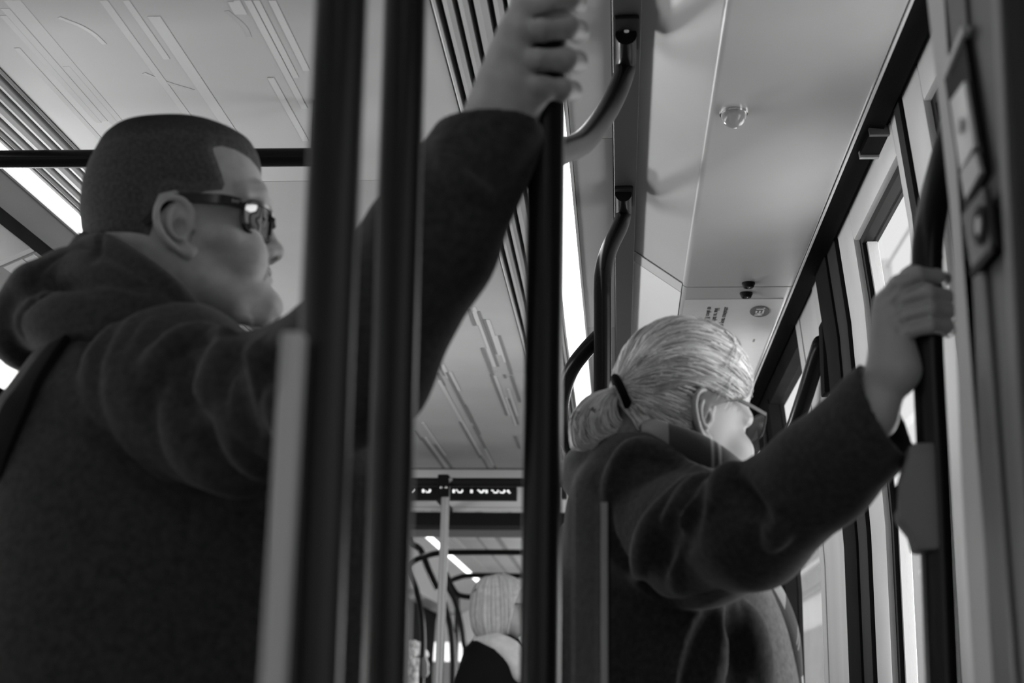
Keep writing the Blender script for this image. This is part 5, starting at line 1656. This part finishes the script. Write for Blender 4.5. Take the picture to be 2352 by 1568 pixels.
def drape(nm, left, right, yl, yr_, m, root, th=.006, n=26, bulge=.0):
    """hanging cloth between two edges given as photo polylines at their depths"""
    a, b = spline([P(*p, Y=y) for p, y in zip(left, yl)], n), spline([P(*p, Y=y) for p, y in zip(right, yr_)], n)
    n_ = min(len(a), len(b)); a, b = a[:n_], b[:n_]; K = 9
    V, uv = [], []
    for i in range(n_):
        for k in range(K):
            t = k / (K - 1); p = a[i] * (1 - t) + b[i] * t
            p = p + np.array([.35, -1, 0]) * bulge * math.sin(math.pi * t)
            V.append(p); uv.append((t, i / (n_ - 1)))
    V = np.array(V); back = V + np.array([0, th, 0]); VV = np.vstack([V, back]); off = len(V); Fq = []
    for i in range(n_ - 1):
        for k in range(K - 1):
            q = [i * K + k, i * K + k + 1, (i + 1) * K + k + 1, (i + 1) * K + k]
            Fq.append(q); Fq.append([x + off for x in q[::-1]])
    bd = [i * K for i in range(n_)] + [(n_ - 1) * K + k for k in range(1, K)] + [i * K + K - 1 for i in range(n_ - 2, -1, -1)] + [k for k in range(K - 2, 0, -1)]
    for x, y in zip(bd, bd[1:] + bd[:1]): Fq.append([x, x + off, y + off, y])
    return mesh_obj(nm, VV, Fq, m, root, sharp=60, uv=uv + uv)


drape('coat_front', [(1698, 1325), (1716, 1400), (1738, 1490), (1758, 1568), (1775, 1640)], [(1752, 1308), (1800, 1420), (1822, 1500), (1836, 1568), (1845, 1640)],
      [2.00, 1.99, 1.985, 1.98, 1.98], [2.05, 2.06, 2.06, 2.06, 2.06], M_LAPEL, wroot, .008, 26, .012)
drape('scarf_end', [(1738, 1318), (1795, 1430), (1822, 1520), (1832, 1568), (1836, 1640)], [(1764, 1300), (1806, 1366), (1836, 1450), (1846, 1568), (1850, 1640)],
      [2.09, 2.10, 2.10, 2.10, 2.10], [2.12, 2.12, 2.12, 2.12, 2.12], M_PLAID, wroot, .010, 26, .006)
# scarf wound round the neck
f = Field((-.08, 1.80, 1.26), (.24, 2.14, 1.50), .0035)
f.path(spline([P(1462, 985, Y=2.0), P(1510, 1000, Y=1.915), P(1560, 1020, Y=1.885), P(1610, 1045, Y=1.878), P(1655, 1078, Y=1.885), P(1692, 1108, Y=1.94)], 40), np.linspace(.016, .023, 41), .008)
f.path(spline([P(1480, 1010, Y=2.03), P(1560, 1010, Y=2.07), P(1660, 1090, Y=2.06), P(1700, 1120, Y=1.97)], 30), .024, .01)
f.path(spline([P(1500, 1060, Y=2.0), P(1560, 1085, Y=1.915), P(1640, 1130, Y=1.905), P(1690, 1140, Y=1.96)], 30), .026, .01)
V, Q = f.mesh()
uv = np.stack([np.clip((V[:, 0] + .06) / .26, 0, 1) * 0 + 1, (V[:, 0] - .122) / .24 + .487], 1)
mesh_obj('scarf', V, Q, M_PLAID, wroot, sharp=0, uv=uv)
legs(wroot, .02, 2.11, math.radians(10), .68, M_TROUSER, M_SHOE, .085)

# -------------------------------------------------------------------- older woman with the white bob
EY = 6.05
eroot = person((-.50, 6.12, 0), 'older woman with white bob hair, glasses and black coat at the gangway')
fre = frame_of(P(1150, 1402, Y=EY), math.radians(6), math.radians(2))
f = head_field(CANON, .004, n=2.3)
skin_features(f, ((.086, .014), (.116, -.026), (.09, -.04)), (.080, .031, .010), (.088, .026), (.088, -.058), .0105)
f.capsule((-.03, 0, -.02), (-.03, 0, -.20), .055, .055, .03)
hv = f.mesh()
c = to_world(fre, (-.03, 0, -.25))
f = Field((-.80, 5.85, .75), (-.2, 6.40, 1.45), .016)
f.loft([.8, 1.0, 1.2, 1.32, 1.37], [c[0]] * 5, [6.10] * 5, [.09, .09, .10, .08, .05], [.14, .14, .16, .14, .06], .1, 2.2)
V, Q = join([(to_world(fre, hv[0]), hv[1]), f.mesh()])
mesh_obj('body', V, Q, M_SKIN_W, eroot, sharp=0)
eyes(fre, (.0715, .031, .010), eroot, .0115)
bob = head_field(CANON, .003, grow=.018, n=2.2)
for s in (1, -1):
    bob.ell((-.030, s * .058, -.035), (.062, .040, .075), None, .03)
bob.ell((-.070, 0, -.030), (.050, .075, .085), None, .03)
lim = np.interp(bob.ax[2], [-.13, -.06, .0, .04, .07, .10, .15], [.020, .030, .045, .055, .075, .10, .14]).astype(np.float32)[None, None, :]
bob.d = np.maximum(bob.d, np.clip(bob.ax[0][:, None, None] - lim, -.08, .08))
bob.d = np.maximum(bob.d, np.clip(-.122 - bob.ax[2][None, None, :] + 0 * bob.d, -.08, .08))
V, Q = bob.mesh()
hair_e = mesh_obj('hair', to_world(fre, V), Q, M_GREYHAIR, eroot, sharp=0, shade=np.full(len(V), .85))
n_ = 2200; m_ = 14
th_ = rng.uniform(0, 2 * math.pi, n_); top = np.array([-.02, 0, .14]); C0e = np.array([-.02, 0, .0])
dirs = np.zeros((n_, m_, 3))
for j, t in enumerate(np.linspace(.12, 1, m_)):
    el = math.pi / 2 - t * 2.45
    dirs[:, j] = np.stack([np.cos(th_) * math.cos(el), np.sin(th_) * math.cos(el), np.full(n_, math.sin(el))], 1)
rr = cap_radius(dirs.reshape(-1, 3), bob, C0e).reshape(n_, m_)
paths = C0e + dirs * (rr + rng.uniform(-.001, .004, n_)[:, None])[..., None]
ok_ = (paths[:, :, 0].max(1) < .075)
paths = paths[ok_]
V, Q = strands(to_world(fre, paths.reshape(-1, 3)).reshape(paths.shape), rng.uniform(.0008, .0018, len(paths)))
o = mesh_obj('hair_strands', V, Q, M_GREYHAIR, hair_e, sharp=0, shade=per_hair(np.clip(rng.normal(1, .2, len(paths)), .55, 1.4), m_)); o['kind'] = 'stuff'
glasses('spectacles', eroot, fre, (.100, .026), (-.01, .078, .02), (-.03, .08, .0), .066, .035, .14, .0016, .0022, M_SPEC, M_SPECLENS, .75, False, .0012, .009, .1)
f = Field((-.95, 5.78, .45), (-.1, 6.45, 1.55), .010)
zc = lambda y: P(1120, y, Y=EY)[2]
cx_ = c[0]
f.loft([.45, .8, 1.0, 1.15, 1.25, 1.32, zc(1470), zc(1448)], [cx_] * 8, [6.11] * 8, [.19, .175, .165, .16, .15, .13, .10, .075], [.26, .245, .23, .22, .21, .18, .12, .085], .12, 2.2)
f.ell(P(1105, 1570, Y=5.95), (.10, .08, .10), None, .06); f.ell(P(1105, 1570, Y=6.28), (.10, .08, .10), None, .06)
f.path([P(1100, 1580, Y=5.94), (cx_ - .02, 5.88, 1.0), (cx_ + .10, 5.90, .85)], [.085, .07, .06], .03)
f.path([P(1100, 1580, Y=6.28), (cx_ - .02, 6.33, 1.0), (cx_ + .10, 6.30, .85)], [.085, .07, .06], .03)
V, Q = f.mesh(); mesh_obj('coat', V, Q, M_BLACKCLOTH, eroot, sharp=0)
f = Field((-.75, 5.82, 1.15), (-.15, 6.32, 1.52), .006)
f.path(spline([P(1102, 1468, Y=6.05), P(1129, 1472, Y=5.97), P(1154, 1488, Y=5.945), P(1179, 1512, Y=5.935), P(1196, 1547, Y=5.93)], 30), np.linspace(.022, .034, 29), .01)
f.path(spline([P(1122, 1462, Y=6.0), P(1154, 1474, Y=5.96), P(1184, 1494, Y=5.95), P(1209, 1532, Y=5.95)], 30), np.linspace(.022, .03, 28), .01)
f.path(spline([P(1102, 1468, Y=6.05), P(1114, 1470, Y=6.16), P(1164, 1492, Y=6.18), P(1209, 1537, Y=6.05)], 30), .026, .01)
V, Q = f.mesh(); mesh_obj('scarf', V, Q, M_SCARF_W, eroot, sharp=0)
legs(eroot, cx_, 6.11, .1, .6, M_TROUSER, M_SHOE, .085)

# -------------------------------------------------------------------- far passenger with curly hair, seated
KY = 9.3
cc_ = P(945, 1522, Y=KY)
kroot = person((cc_[0], KY, 0), 'far seated passenger with curly pale hair and grey clothes')
f = Field(cc_ + (-.45, -.40, -.95), cc_ + (.45, .45, .25), .014)
f.ell(cc_ + (0, 0, -.01), (.085, .075, .115), None, .02)
f.capsule(cc_ + (0, 0, -.08), cc_ + (0, 0, -.2), .05, .055, .02)
V, Q = f.mesh(); mesh_obj('body', V, Q, M_SKIN_W, kroot, sharp=0)
f = Field(cc_ + (-.2, -.2, -.2), cc_ + (.2, .2, .2), .006)
for i in range(170):
    d = rng.normal(size=3); d /= np.linalg.norm(d)
    if d[0] > .55 and d[2] < .3: continue
    f.ell(cc_ + d * np.array([.095, .09, .105]) + (0, 0, .01), np.full(3, rng.uniform(.016, .028)), None, .002)
V, Q = f.mesh(); mesh_obj('hair', V, Q, M_CURL, kroot, sharp=0)
f = Field(cc_ + (-.45, -.45, -.75), cc_ + (.45, .45, -.05), .012)
f.loft(list(cc_[2] - np.array([.70, .5, .3, .2, .15])), [cc_[0]] * 5, [KY] * 5, [.15, .14, .14, .11, .06], [.2, .2, .21, .18, .07], 0, 2.2)
for s in (-1, 1):
    f.ell(cc_ + (0, s * .19, -.27), (.08, .07, .09), None, .04)
    f.path([cc_ + (0, s * .20, -.28), cc_ + (.02, s * .23, -.5), cc_ + (.2, s * .18, -.58)], [.06, .052, .04], .03)
V, Q = f.mesh(); mesh_obj('jacket', V, Q, mat('grey_jacket', .10, rough=.9, bump=.3, bscale=200), kroot, sharp=0)
zs_seat = cc_[2] - .70
f = Field((cc_[0] - .25, KY - .3, -.0), (cc_[0] + .65, KY + .3, zs_seat + .12), .014)
for s in (-1, 1):
    f.path([(cc_[0], KY + s * .09, zs_seat), (cc_[0] + .42, KY + s * .11, zs_seat + .0), (cc_[0] + .42, KY + s * .11, .08)], [.085, .065, .05], .03)
    f.path([(cc_[0] + .40, KY + s * .11, .045), (cc_[0] + .56, KY + s * .12, .04)], [.045, .036], .02)
V, Q = f.mesh(); mesh_obj('trousers', V, Q, M_TROUSER, kroot, sharp=0)
seat = thing('tram_chair', (cc_[0], KY, 0), 'far seat carrying the passenger with curly hair', 'seat')
MB().box((cc_[0] - .22, KY - .24, zs_seat - .16), (cc_[0] + .24, KY + .24, zs_seat - .085)).build('cushion', M_DARKPOST, seat, bevel=.02)
MB().box((cc_[0] - .30, KY - .24, zs_seat - .14), (cc_[0] - .22, KY + .24, zs_seat + .42)).build('backrest', M_DARKPOST, seat, bevel=.02)
MB().box((cc_[0] - .12, KY - .10, 0), (cc_[0] + .12, KY + .10, zs_seat - .16)).build('pedestal', M_BRACKET, seat, bevel=.01)
